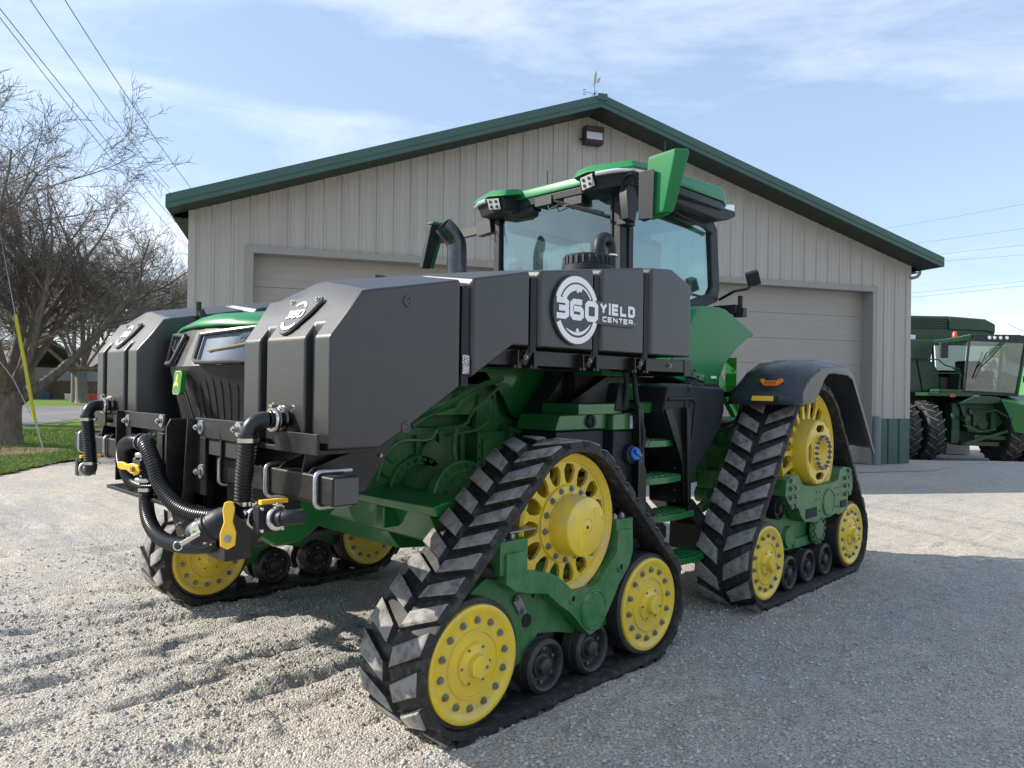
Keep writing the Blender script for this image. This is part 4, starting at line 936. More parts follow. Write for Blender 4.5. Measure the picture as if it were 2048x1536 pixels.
e = MB(); c0 = a0+d*.125; nn_ = Vector((-.4, -.75, .53)); nn_ = (nn_-d*nn_.dot(d)).normalized(); t2_ = d.cross(nn_)
e.add([c0+nn_*.0615+d*a+t2_*b_ for a, b_ in ((-.022, -.024), (.018, -.024), (.018, .024), (-.022, .024))], [(0, 1, 2, 3)]); e.build('sticker', mat('pale_sticker', (.55, .58, .45), .5, var=(.1, .14, .05), vscale=60), cp, smooth=0)
# long hose running back under the frame
e = MB(); hose(e, [(1.8, 4.35, .66), (2.3, 4.5, .61), (2.9, 4.6, .575), (3.4, 4.6, .57), (3.9, 4.45, .66), (4.3, 4.3, .8)], .032, .016, .12, n=10); hose(e, [(1.8, 4.42, .63), (2.3, 4.56, .57), (2.9, 4.66, .545), (3.4, 4.64, .55), (3.9, 4.5, .64)], .028, .014, .12, n=10)
e.build('underbody_hose', M['hose'], T)

# ---- hood, grille, headlights
G = {'t': ((1.685, 1.905), (1.80, 1.925)), 'm': ((1.600, 1.69), (1.745, 1.70)), 'b': ((1.70, 1.33), (1.80, 1.33))}
HW = {'t': .555, 'm': .57, 'b': .47}
def gp(lv, s, sg, off=0):   # lv 0(top)..1(mid)..2(bottom), s 0 centre..1 outer
    k = ['t', 'm', 'b']; i = min(1, int(lv)); f = lv-i; A, Bq = G[k[i]], G[k[i+1]]
    cx_ = A[0][0]*(1-f)+Bq[0][0]*f; cz_ = A[0][1]*(1-f)+Bq[0][1]*f; ox = A[1][0]*(1-f)+Bq[1][0]*f; oz = A[1][1]*(1-f)+Bq[1][1]*f; hw = HW[k[i]]*(1-f)+HW[k[i+1]]*f
    s2 = s**1.6
    return Vector((cx_+(ox-cx_)*s2-off, YC-sg*hw*s, cz_+(oz-cz_)*s))
e = MB()
for sg in (1, -1):
    for lv0, lv1, k in ((0, 1, 2), (1, 2, 3)):
        for i in range(k):
            for j in range(6):
                a, b_ = lv0+(lv1-lv0)*i/k, lv0+(lv1-lv0)*(i+1)/k; s0, s1 = j/6, (j+1)/6
                q = [gp(a, s0, sg), gp(a, s1, sg), gp(b_, s1, sg), gp(b_, s0, sg)]; e.add(q, [(0, 1, 2, 3) if sg > 0 else (3, 2, 1, 0)])
    for lv in (0, 1):      # sides running back
        q = [gp(lv, 1, sg), gp(lv, 1, sg)+Vector((.8, 0, .06 if lv == 0 else 0)), gp(lv+1, 1, sg)+Vector((.8, 0, 0)), gp(lv+1, 1, sg)]; e.add(q, [(0, 1, 2, 3) if sg > 0 else (3, 2, 1, 0)])
gr = e.build('grille', M['grille'], T, smooth=30)
for sg in (1, -1):          # slanted slots: dark openings with raised bars between
    for j in range(7):
        s_ = .14+.105*j; e = MB(); vs = []
        top = 1.16+.03*abs(3-j); n = 6
        for i in range(n+1):
            lv = top+(1.97-top)*i/n; ss = s_-.05*(i/n)
            wd_ = .030*(min(1, i/1.5+.15))
            vs += [gp(lv, ss-wd_, sg, .003), gp(lv, ss+wd_, sg, .003)]
        e.add(vs, [(2*i, 2*i+1, 2*i+3, 2*i+2) for i in range(n)]); e.build('grille_slot', M['dark'], gr, smooth=0)
for sg in (1, -1):          # fine horizontal slats at the outer cheek
    e = MB()
    for i in range(22):
        lv = 1.10+.86*i/22; e.bar(gp(lv, .88, sg, .004), gp(lv, .995, sg, .004), .006, .007)
    e.build('cheek_slats', M['grille'], gr)
# badge
e = MB(); bc = Vector((1.585, 4.12, 1.60)); bu = Vector((.06, -1, 0)).normalized(); bv = Vector((.10, 0, 1)).normalized(); bn = bu.cross(bv); bn = -bn if bn.x > 0 else bn
def fbg(u, v, h): return bc+bu*u+bv*v+bn*(.012+h)
def octo(w_, h_, c): return [(-w_+c, -h_), (w_-c, -h_), (w_, -h_+c), (w_, h_-c), (w_-c, h_), (-w_+c, h_), (-w_, h_-c), (-w_, -h_+c)]
def solid(mb, pts, f, h0, h1, m=0):
    n = len(pts); mb.add([f(u, v, h0) for u, v in pts]+[f(u, v, h1) for u, v in pts], [tuple(range(n))[::-1], tuple(range(n, 2*n))]+[(i, (i+1) % n, n+(i+1) % n, n+i) for i in range(n)], m)
solid(e, octo(.047, .066, .016), fbg, -.02, .004, 0); solid(e, octo(.043, .062, .014), fbg, .0045, .0055, 1); solid(e, octo(.040, .059, .013), fbg, .006, .007, 0)
deer = [(-.004, .045), (.004, .050), (.004, .036), (.010, .030), (.009, .012), (.013, .002), (.026, -.012), (.030, -.040), (.022, -.022), (.012, -.020), (-.002, -.014), (-.012, -.012), (-.020, -.020), (-.014, -.030), (-.026, -.022), (-.018, -.006), (-.006, -.002), (-.004, .012), (-.010, .022), (-.003, .028), (-.008, .042)]
solid(e, [(-u*1.0, v*.95) for u, v in deer], fbg, .0072, .0085, 1)
e.build('badge', [mat('badge_green', (.02, .20, .04), .3), mat('badge_yellow', (.85, .70, .05), .35)], gr, smooth=0)
# headlights
for sg in (1, -1):
    e = MB(); a = [gp(.22, .20, sg, .0), gp(.16, 1.0, sg, .0), gp(.92, 1.0, sg, .0), gp(.90, .26, sg, .0)]
    def hp(u, v, off=0):
        p = a[0].lerp(a[1], u).lerp(a[3].lerp(a[2], u), v); 
        q = gp(.22+.7*v, .22+.78*u, sg, off); return Vector((q.x, p.y, p.z))
    fr_ = []
    ring_o = [(0, .05), (.0, .95), (.04, 1), (1.05, 1), (1.05, -.02), (.04, -.02)]
    out = [hp(u, v, .022) for u, v in [(0, -.02), (.35, -.02), (.7, -.02), (1.04, -.02), (1.04, 1.02), (.7, 1.02), (.35, 1.04), (.06, 1.02), (0, .9)]]
    e.tube(out+[out[0]], .013, 8)
    hl = e.build('headlight_frame', M['doortrimgrey'] if 'doortrimgrey' in M else mat('headlight_bezel', (.035, .033, .032), .35), gr)
    for nm, off, mt in (('reflector', .004, M['lampglass']), ('headlight_glass', .020, M['clear'])):
        e = MB(); vs = [hp(i/6*1.03, j/2, off) for i in range(7) for j in range(3)]; e.add(vs, [(i*3+j, (i+1)*3+j, (i+1)*3+j+1, i*3+j+1) for i in range(6) for j in range(2)]); e.build(nm, mt, hl)
    e = MB(); e.tube([hp(.2, .62, .012), hp(.6, .52, .012), hp(1.0, .40, .012)], .005, 6); e.build('light_strip', M['reflector'], hl)
    e = MB(); e.box(0, 0, 0, 0, 0, 0); e = MB()
    for k in range(4): e.tube([hp(.62+.06*k, .50-.02*k, .010), hp(.66+.06*k, .25, .013), hp(.78+.05*k, .10, .010)], .003, 5)
    e.build('light_fins', M['lamp'], hl)
# hood top
e = MB(); st = [(1.67, 1.922, .0), (1.80, 1.945, .0), (2.1, 1.985, .0), (2.6, 2.03, .0), (3.4, 2.09, 0), (4.3, 2.15, 0)]
sec = [(-1.0, -.035), (-.96, .0), (-.55, .035), (-.42, .052), (0, .06), (.42, .052), (.55, .035), (.96, .0), (1.0, -.035)]
vs = []
for i, (x, z, _) in enumerate(st):
    for (s_, dz) in sec: vs.append((x+(.125*abs(s_)**1.6 if i == 0 else (.05*abs(s_)**1.6 if i == 1 else 0)), YC+.575*s_, z-.03+dz*(0.2 if i == 0 else 1)))
n = len(sec); e.add(vs, [(i*n+j, i*n+j+1, (i+1)*n+j+1, (i+1)*n+j) for i in range(len(st)-1) for j in range(n-1)])
ho = e.build('hood', M['greenglossy'], T, smooth=40); sm = ho.modifiers.new('t', 'SOLIDIFY'); sm.thickness = .02
e = MB()     # hood side panel and lower panel on the near side
for xf in (None,):
    e.prism([(2.4, 1.70), (3.39, 1.70), (3.49, 1.79), (4.03, 1.79), (4.03, 2.15), (2.4, 2.02)], 'Y', 3.60, 3.62)
    e.prism([(3.404, 1.714), (3.494, 1.80), (4.03, 1.80), (4.035, 1.496), (3.99, 1.455), (3.837, 1.389), (3.678, 1.397), (3.573, 1.543)], 'Y', 3.64, 3.67)
e.build('side_panel', M['green'], ho, bevel=.006)
e = MB(); e.box(2.4, 4.03, 4.64, 4.66, 1.5, 2.1); e.build('side_panel', M['green'], ho)

# ---- chassis, engine, front axle
e = MB()
e.box(2.0, 4.0, 3.72, 4.54, .98, 1.62); e.box(3.9, 6.5, 3.72, 4.54, .80, 1.45)
e.prism([(3.281, 1.56), (3.399, 1.52), (3.498, 1.40), (3.65, 1.36), (3.84, 1.385), (4.03, 1.49), (4.03, 1.20), (3.4, 1.18), (3.25, 1.32)], 'Y', 3.56, 3.60)
e.prism([(2.47, 1.22), (2.72, 1.35), (3.20, 1.335), (3.60, 1.32), (3.60, 1.17), (3.30, .95), (2.42, .98)], 'Y', 3.62, 3.74)
for x in (2.62, 2.80, 2.98, 3.16, 3.34): e.box(x, x+.035, 3.595, 3.64, 1.0, 1.33)
e.box(2.45, 3.6, 3.60, 3.66, 1.30, 1.345); e.box(3.22, 3.46, 3.50, 3.62, 1.00, 1.31); e.box(3.255, 3.42, 3.485, 3.505, 1.04, 1.27)
for z in (1.06, 1.14, 1.22): e.bolt((3.24, 3.50, z), (0, -1, 0), .012, .012, 0, False); e.bolt((3.445, 3.50, z), (0, -1, 0), .012, .012, 0, False)
for y in (.0,): e.cyl((2.65, 3.58, 1.24), (2.65, 3.66, 1.24), .10, n=20); e.cyl((2.90, 3.56, 1.18), (2.90, 3.66, 1.18), .085, n=20)
e.lathe((2.62, 3.62, 1.16), (0, -1, 0), [(0, .11), (.03, .10), (.03, .0)], 32)
e.box(3.46, 3.66, 3.44, 3.60, 1.02, 1.34)
for z in (1.24, 1.31): e.cyl((3.50, 3.46, z), (3.50, 3.36, z), .022, n=12)
e.box(2.30, 2.50, 3.56, 3.70, 1.15, 1.36); e.cyl((2.36, 3.56, 1.32), (2.36, 3.55, 1.32), .018, n=10, m=2); e.cyl((2.36, 3.56, 1.22), (2.36, 3.55, 1.22), .018, n=10, m=2)
e.cyl((2.75, 3.52, 1.46), (3.05, 3.56, 1.52), .055, n=14); e.box(2.55, 3.3, 3.58, 3.72, 1.42, 1.60)
eng = e.build('engine_block', [M['chassis'], M['bolt'], M['dark']], T, bevel=.010)
e = MB()
e.tube(smooth_path([(2.72, 3.54, 1.36), (2.98, 3.5, 1.50), (3.22, 3.5, 1.60), (3.45, 3.52, 1.66)], 6), .020, 8); e.tube(smooth_path([(2.90, 3.53, 1.34), (3.10, 3.5, 1.36), (3.18, 3.5, 1.45), (3.40, 3.5, 1.60)], 6), .012, 6)
e.tube(smooth_path([(2.45, 3.50, 1.06), (2.48, 3.48, 1.20), (2.60, 3.48, 1.28), (2.80, 3.48, 1.28), (2.86, 3.48, 1.34)], 6), .010, 6)
e.tube(smooth_path([(3.0, 3.46, 1.34), (2.95, 3.42, 1.22), (2.98, 3.40, 1.10), (3.10, 3.38, 1.02)], 6), .017, 8)
e.tube(smooth_path([(2.95, 3.50, 1.30), (3.2, 3.48, 1.33), (3.34, 3.48, 1.42), (3.36, 3.5, 1.58)], 6), .009, 6)
e.build('engine_pipes', M['chassis'], eng)
for (x, z) in ((3.58, 1.30), (3.58, 1.19)):
    e = MB(); e.bolt((x, 3.40, z), (0, -1, 0), .022, .02, 1); e.build('engine_bolt', [M['bolt'], M['bolt']], eng)
e = MB(); e.box(3.50, 3.74, 3.405, 3.44, 1.14, 1.36); e.build('mount_plate', M['steelblack'], eng, bevel=.004)
e = MB(); e.tube([(2.52, 3.35, 1.60), (2.60, 3.37, 1.595), (2.74, 3.40, 1.59)], .024, 10); e.build('battery_terminal_cap', M['red'], eng)
e = MB(); e.tube(smooth_path([(2.56, 3.36, 1.59), (2.57, 3.36, 1.52), (2.53, 3.37, 1.46)], 6), .004, 5); e.build('red_wire', M['red'], eng)
g = MB(); g.cyl((2.80, 3.12, .965), (2.80, 3.70, .965), .150, .165, n=36)
for y in (3.56, 3.16):
    g.lathe((2.80, y, .965), (0, -1, 0), [(-.06, .15), (-.06, .215), (-.005, .218), (0, .212), (0, .150)], 40)
    for k in range(22): a = 2*pi*k/22; g.bolt((2.80+.190*cos(a), y, .965+.190*sin(a)), (0, -1, 0), .014, .014, 0, False)
g.build('flanged_housing', M['chassis'], T)
e = MB()     # axle housings with bolted flanges, both ends
for xf in (None, XF):
    for (cx_, cz_, r, yi, yo) in ((3.01, .88, .15, 3.95, 3.0), (6.04, 1.10, .19, 3.95, 2.95)):
        g = MB(xf); g.cyl((cx_, yo, cz_), (cx_, yi, cz_), r*.82, r, n=32)
        for y in ((3.88, 3.30) if cx_ < 4 else (3.8, 3.2)):
            g.cyl((cx_, y, cz_), (cx_, y+.05, cz_), r*1.28, n=40)
            for k in range(20): a = 2*pi*k/20; g.bolt((cx_+r*1.16*cos(a), y, cz_+r*1.16*sin(a)), (0, -1, 0), .017, .014, 0, False)
        g.build('axle_housing', M['chassis'], T, bevel=.004)
e = MB(); e.prism([(2.40, .985), (2.46, 1.0), (2.62, 1.015), (2.62, .96), (2.50, .925), (2.42, .93)], 'Y', 2.93, 3.95)
e.prism([(2.50, .922), (2.56, .93), (2.76, .74), (2.70, .70), (2.60, .74)], 'Y', 3.10, 3.95); e.box(2.44, 2.56, 3.42, 3.50, .80, .93)
e.prism([(2.6, .98), (3.5, .86), (3.5, .64), (3.3, .56), (2.7, .62), (2.6, .75)], 'Y', 3.62, 4.62)
e.build('axle_carrier', M['green'], T, bevel=.012)

# ---- cab
c = MB()
XFp, XRp, YN, YF = 4.65, 6.00, 3.42, 4.86
c.prism([(4.62, 1.80), (6.08, 1.80), (6.08, 2.30), (5.64, 2.29), (5.60, 2.20), (4.62, 2.20)], 'Y', 3.50, 4.76)
cab = c.build('cab_base', M['plastic'], T, bevel=.01)
def pillar(p0, p1, w_, h_, nm='pillar', m=None, uv=(0, 0, 1)):
    q = MB(); q.bar(p0, p1, w_, h_, 0, uv); return q.build(nm, m or M['plastic'], cab, bevel=.012)
pillar((4.66, 3.44, 1.80), (4.64, 3.46, 3.17), .075, .085, uv=(1, 0, 0)); pillar((4.66, 4.82, 1.80), (4.64, 4.80, 3.17), .075, .06, uv=(1, 0, 0))
pillar((4.615, 3.50, 2.3), (4.60, 3.50, 3.12), .028, .03, 'grab_rail'); 
pillar((6.03, 4.80, 1.8), (6.0, 4.78, 3.12), .07, .08, uv=(1, 0, 0))
# near door frame: bent rear pillar and header in one outline
c = MB(); o_ = [(4.70, 3.17), (5.26, 3.19), (5.60, 3.17), (5.95, 3.12), (6.03, 3.05), (6.09, 2.55), (6.06, 2.41), (5.62, 2.29), (5.48, 2.20), (5.46, 1.9), (5.55, 1.9), (5.56, 2.16), (5.64, 2.22)]
outer = [(4.69, 3.18), (5.30, 3.20), (5.62, 3.18), (5.95, 3.13), (6.03, 3.05), (6.09, 2.52), (6.05, 2.40), (5.60, 2.27), (5.30, 2.0), (4.69, 1.92)]
inner = [(4.75, 3.10), (5.30, 3.12), (5.60, 3.07), (5.86, 3.05), (5.90, 3.02), (5.95, 2.53), (5.90, 2.46), (5.56, 2.36), (5.26, 2.06), (4.75, 1.98)]
n = len(outer)
vs = [(x, 3.40, z) for x, z in outer]+[(x, 3.40, z) for x, z in inner]+[(x, 3.455, z) for x, z in outer]+[(x, 3.455, z) for x, z in inner]
fs = []
for i in range(n):
    j = (i+1) % n; fs += [(i, j, n+j, n+i), (2*n+i, 3*n+i, 3*n+j, 2*n+j), (i, 2*n+i, 2*n+j, j), (n+i, n+j, 3*n+j, 3*n+i)]
c.add(vs, fs); df = c.build('door_frame', M['plastic'], cab, bevel=.010)
c = MB(); c.prism(inner, 'Y', 3.425, 3.430); c.build('door_glass', M['glass'], cab, smooth=0)
c = MB(); c.prism([(x, z) for x, z in inner], 'Y', 4.84, 4.845); c.build('side_glass', M['glassin'], cab, smooth=0)
c = MB(); c.tube([(5.22, 3.395, 3.12), (5.30, 3.36, 3.06), (5.70, 3.36, 3.03), (5.90, 3.385, 3.0)], .020, 8); c.build('door_handle_rail', M['plastic'], df)
c = MB(); n = 10; vs = []
for i in range(n+1):
    t = i/n*2-1; bow = .10*(1-t*t)
    for z in (2.15, 2.55, 3.13): vs.append((4.655-bow-(.01 if z > 3 else 0), YC+t*.66, z))
c.add(vs, [(i*3+j, (i+1)*3+j, (i+1)*3+j+1, i*3+j+1) for i in range(n) for j in range(2)]); c.build('windshield', M['glass'], cab, smooth=60)
c = MB(); c.box(6.04, 6.045, 3.5, 4.76, 2.2, 3.1); c.build('rear_glass', M['glassin'], cab, smooth=0)
c = MB(); c.box(4.54, 4.60, 3.55, 4.71, 2.02, 2.15); c.build('cowl', M['plastic'], cab, bevel=.01)
# interior
c = MB(); c.box(5.35, 5.80, 3.88, 4.38, 2.15, 2.30); c.obox((5.78, 4.13, 2.62), (.14, .50, .72), Matrix.Rotation(.12, 3, 'Y')); c.box(5.75, 5.86, 3.99, 4.27, 2.96, 3.12); c.box(5.3, 5.8, 3.70, 3.84, 2.32, 2.40)
c.build('driver_seat', M['seat'], cab, bevel=.03, seg=3)
c = MB(); ctr = Vector((5.02, 4.13, 2.55)); ax = Vector((.5, 0, .86)).normalized(); u = Vector((0, 1, 0)); v_ = ax.cross(u)
c.tube([ctr+(u*cos(t)+v_*sin(t))*.20 for t in np.linspace(0, 2*pi, 33)], .015, 8, 0, False); c.cyl(ctr, ctr-ax*.5, .03, n=10); c.bar(ctr-u*.19, ctr+u*.19, .03, .02); c.bar(ctr, ctr+v_*.19, .03, .02)
c.build('steering_wheel', M['seat'], cab)
c = MB(); c.obox((5.15, 3.82, 2.86), (.04, .26, .19), Matrix.Rotation(.25, 3, 'Y')); c.obox((4.95, 4.62, 2.45), (.05, .12, .34), Matrix.Rotation(.1, 3, 'Y')); c.tube([(5.3, 3.8, 2.4), (5.2, 3.80, 2.6), (5.17, 3.82, 2.8)], .012, 6)
c.build('monitor', mat('pale_monitor', (.16, .17, .17), .4), cab, bevel=.01)
c = MB(); c.prism([(4.70, 2.15), (4.78, 2.16), (4.90, 2.55), (4.86, 2.66), (4.78, 2.70), (4.72, 2.62)], 'Y', 4.66, 4.70); c.build('side_console', mat('console_plastic', (.03, .035, .035), .7), cab, bevel=.01)
c = MB(); c.box(4.72, 5.95, 3.50, 4.76, 3.08, 3.13); c.build('headliner', mat('headliner', (.25, .26, .25), .9), cab)
# roof
r = MB()
def roofplate(z0, z1, gx=0, m=0):
    pts = [(4.47+gx, 3.62), (4.47+gx, 4.52), (4.50+gx, 4.60), (4.42+gx, 4.72), (4.46+gx, 4.98), (4.62, 5.05), (5.75, 5.03), (5.95, 4.95), (6.02, 4.80), (6.02, 3.46), (5.95, 3.30), (5.75, 3.21), (4.62, 3.16), (4.46+gx, 3.24), (4.37+gx, 3.50), (4.40+gx, 3.57)]
    return pts
base = roofplate(0, 0)
def loft(mb, rows, m=0, caps=True):
    n = len(rows[0]); vs = [p for r_ in rows for p in r_]
    mb.add(vs, [(i*n+j, i*n+(j+1) % n, (i+1)*n+(j+1) % n, (i+1)*n+j) for i in range(len(rows)-1) for j in range(n)]+([tuple(range(n))[::-1], tuple(range((len(rows)-1)*n, len(rows)*n))] if caps else []), m)
def sc(pts, k, z, cx_=5.25, cy_=YC, rise=.03): return [(cx_+(x-cx_)*k, 4.06+(y-cy_)*k*.95, z+rise*(x-4.4)/1.6) for x, y in pts]
loft(r, [sc(base, .90, 3.10), sc(base, .985, 3.125), sc(base, .99, 3.185)])
rf = r.build('roof_underside', M['plastic'], cab, bevel=.008)
r = MB(); loft(r, [sc(base, 1.0, 3.186, rise=.035), sc(base, 1.005, 3.205, rise=.05), sc(base, .985, 3.262, rise=.09), sc(base, .90, 3.285, rise=.10)]); r.build('roof_shell', M['greenglossy'], rf, bevel=.012)
# corner work-light pods under the roof edge
for sg in (1, -1):
    def Y(y): return y if sg > 0 else 8.06-y
    p = MB(); p.add([(4.335, Y(3.62), 3.205), (4.30, Y(3.50), 3.215), (4.42, Y(3.20), 3.215), (4.65, Y(3.13), 3.22), (4.65, Y(3.68), 3.22),
           (4.36, Y(3.62), 3.10), (4.35, Y(3.50), 3.085), (4.44, Y(3.24), 3.10), (4.65, Y(3.20), 3.12), (4.65, Y(3.66), 3.09)],
          [(0, 1, 2, 3, 4), (9, 8, 7, 6, 5), (0, 5, 6, 1), (1, 6, 7, 2), (2, 7, 8, 3), (3, 8, 9, 4), (4, 9, 5, 0)])
    p.build('light_pod', M['plastic'], rf, bevel=.008)
    p = MB(); p.add([(4.318, Y(3.66), 3.20), (4.275, Y(3.50), 3.21), (4.40, Y(3.16), 3.215), (4.65, Y(3.10), 3.22), (4.65, Y(3.72), 3.22), (4.42, Y(3.72), 3.22),
           (4.345, Y(3.64), 3.262), (4.31, Y(3.50), 3.270), (4.43, Y(3.20), 3.275), (4.65, Y(3.14), 3.28), (4.65, Y(3.68), 3.28), (4.44, Y(3.68), 3.28)],
          [(5, 4, 3, 2, 1, 0), (6, 7, 8, 9, 10, 11), (0, 1, 7, 6), (1, 2, 8, 7), (2, 3, 9, 8), (3, 4, 10, 9), (4, 5, 11, 10), (5, 0, 6, 11)])
    p.build('roof_corner', M['greenglossy'], rf, bevel=.008)
    a = Vector((4.315, Y(3.585), 3.19)); b_ = Vector((4.298, Y(3.46), 3.20)); dn = Vector((.030, 0, -.085))
    p = MB(); n_ = (b_-a).cross(dn).normalized(); n_ = -n_ if n_.x > 0 else n_
    p.add([a+n_*.006, b_+n_*.006, b_+dn+n_*.006+(a-b_)*.12, a+dn+n_*.006+(a-b_)*-.0], [(0, 1, 2, 3)]); p.add([a+n_*.001, b_+n_*.001, b_+dn+n_*.001, a+dn+n_*.001], [(3, 2, 1, 0)])
    wl = p.build('work_light', M['lamp'], rf, smooth=0)
    p = MB()
    for i in (.25, .72):
        for j in (.28, .74): q = a.lerp(b_, i)+dn*j+n_*.007; p.cyl(q, q+n_*.004, .014, n=12); p.cyl(q+n_*.004, q+n_*.005, .006, n=8, m=1)
    p.build('led_cells', [M['lampglass'], M['dark']], wl, smooth=0)
    p = MB(); a2 = Vector((4.315, Y(3.44), 3.195)); b2 = Vector((4.42, Y(3.19), 3.205)); p.tube([a2, a2.lerp(b2, .5)+Vector((-.012, 0, 0)), b2, b2+Vector((.18, sg*-.045, 0))], .019, 8); p.build('marker_light', M['lamp'], rf)
# side roof gutter / vent slab, beacon, antennas
r = MB(); r.prism([(5.0, 3.085), (5.78, 3.065), (5.90, 3.09), (6.03, 3.14), (6.02, 3.19), (4.95, 3.16)], 'Y', 3.22, 3.40); r.build('roof_gutter', M['plastic'], rf, bevel=.015); r = MB(); r.prism([(5.0, 3.085), (5.78, 3.065), (6.0, 3.12), (6.0, 3.19), (4.95, 3.16)], 'Y', 4.86, 5.04); r.build('roof_gutter', M['plastic'], rf, bevel=.015)
r = MB(); r.obox((5.98, 3.27, 3.19), (.10, .05, .11), Matrix.Rotation(-.6, 3, 'Z')); r.build('rear_light', M['lamp'], rf, bevel=.01)
r = MB(); r.box(4.62, 4.76, 3.42, 3.56, 3.285, 3.31); r.lathe((4.69, 3.49, 3.31), (0, 0, 1), [(0, .045), (.03, .045), (.032, 0)], 16); r.build('receiver', M['lamp'], rf, bevel=.006)
for (x, y, z, h) in ((4.75, 3.12, 3.25, .22), (4.62, 4.20, 3.29, .14)): r = MB(); r.tube([(x, y, z), (x-.005, y, z+h)], .004, 5); r.build('antenna', M['dark'], rf)
r = MB(); r.box(4.62, 4.72, 4.82, 4.96, 3.285, 3.31); r.build('amber_marker', M['reflector'], rf)
# wiper and housing
c = MB(); c.box(4.47, 4.57, 4.02, 4.20, 3.10, 3.17); c.box(4.49, 4.57, 3.72, 3.90, 3.06, 3.17); c.box(4.50, 4.60, 4.25, 4.50, 3.09, 3.17)
c.tube([(4.50, 4.12, 3.155), (4.49, 4.00, 3.12), (4.515, 3.52, 2.955)], .010, 6); c.tube([(4.50, 3.98, 3.098), (4.525, 3.47, 2.925)], .007, 5); c.tube([(4.49, 4.1, 3.16), (4.48, 4.05, 3.06), (4.49, 3.96, 3.08)], .005, 5)
c.build('wiper', M['plastic'], cab)
# mirrors
def mirror(xf, x, y, zb, zt, lean):
    c = MB(xf)
    fr_ = [(x-.06, y+.10), (x-.05, y-.13), (x+.03, y-.20), (x+.10, y-.10), (x+.10, y+.10)]
    rows = []
    for (z, k, dx) in ((zb, .62, 0), (zb+.03, .72, 0), (zt-.03, .95, lean), (zt, .92, lean)): rows.append([(x+(a-x)*k+dx, y+(b_-y)*k+(-.04 if z > zb+.1 else .02), z+(.02 if b_ < y else 0)) for a, b_ in fr_])
    loft(c, rows); mo = c.build('mirror', M['greenglossy'] , cab, bevel=.010)
    c = MB(xf); c.add([(x-.075, y+.12, zb-.01), (x-.063, y-.0, zb-.02), (x+.03, y+.13, zb-.01), (x-.085, y+.11, zt-.10), (x-.078, y-.02, zt-.10), (x+.03, y+.12, zt-.10)], [(0, 2, 1), (3, 4, 5), (0, 1, 4, 3), (1, 2, 5, 4), (2, 0, 3, 5)]); c.build('mirror_trim', M['plastic'], mo, bevel=.006)
    return mo
mirror(None, 4.40, 2.945, 2.81, 3.235, .0)
c = MB(); c.tube(smooth_path([(4.46, 3.16, 3.13), (4.42, 3.20, 3.17), (4.42, 3.27, 3.13), (4.50, 3.30, 2.98)], 5), .016, 8); c.prism([(4.46, 2.86), (4.54, 2.84), (4.58, 3.0), (4.54, 3.10), (4.46, 3.14), (4.43, 3.05)], 'Y', 3.24, 3.31); c.box(4.52, 4.64, 3.31, 3.40, 2.84, 2.88); c.box(4.52, 4.64, 3.31, 3.40, 2.98, 3.02)
c.bar((4.46, 3.15, 3.16), (4.42, 3.02, 3.14), .03, .03); c.build('mirror_arm', M['plastic'], cab, bevel=.004)
# far side mirror: slim, seen against the shed wall
c = MB(); y0 = 5.56
c.add([(4.46, 5.60, 3.14), (4.46, 5.54, 3.15), (4.56, 5.52, 3.15), (4.58, 5.60, 3.14), (4.46, 5.735, 2.755), (4.46, 5.675, 2.74), (4.55, 5.66, 2.745), (4.57, 5.73, 2.755)], [(0, 1, 2, 3), (7, 6, 5, 4), (0, 4, 5, 1), (1, 5, 6, 2), (2, 6, 7, 3), (3, 7, 4, 0)])
mo = c.build('mirror', M['plastic'], cab, bevel=.010)
c = MB(); c.add([(4.585, 5.52, 3.17), (4.585, 5.60, 3.16), (4.57, 5.70, 2.76), (4.62, 5.52, 3.17), (4.62, 5.60, 3.16), (4.62, 5.70, 2.76), (4.44, 5.50, 3.17), (4.44, 5.56, 3.16)], [(0, 1, 2), (3, 5, 4), (0, 3, 4, 1), (0, 2, 5, 3), (1, 4, 5, 2)]); c.box(4.45, 4.60, 5.51, 5.60, 3.155, 3.175); c.build('mirror_shell', M['greenglossy'], mo)
c = MB(); c.bar((4.58, 5.55, 3.02), (4.60, 5.02, 3.04), .05, .07); c.bar((4.60, 5.02, 3.04), (4.62, 4.86, 3.06), .08, .12); c.tube([(4.6, 4.9, 2.98), (4.58, 4.78, 2.90), (4.6, 4.82, 3.02)], .004, 5); c.build('mirror_arm', mat('mirror_arm_grey', (.03, .032, .033), .45), cab, bevel=.01)
# exhaust stack
c = MB(); c.tube(smooth_path([(4.10, 4.75, 2.2), (4.10, 4.75, 2.72), (4.08, 4.76, 2.84), (3.98, 4.79, 2.955)], 8), [.084]*25, 24, 0, False)
n_ = Vector((-.72, .22, .66)).normalized(); p = Vector((3.98, 4.79, 2.955)); c.lathe(p, n_, [(-.16, .070), (.0, .074), (0, .084), (-.02, .085)], 24, 0); c.cyl(p-n_*.10, p-n_*.11, .07, n=20, m=1)
c.build('exhaust_stack', [M['exhaust'], M['dark']], T)
c = MB(); c.tube(ell((3.60, 4.9, 2.15), (3.60, 4.9, 2.46), (3.45, 5.0, 2.44)), .06, 14); c.build('intake_elbow', M['hose'], T)
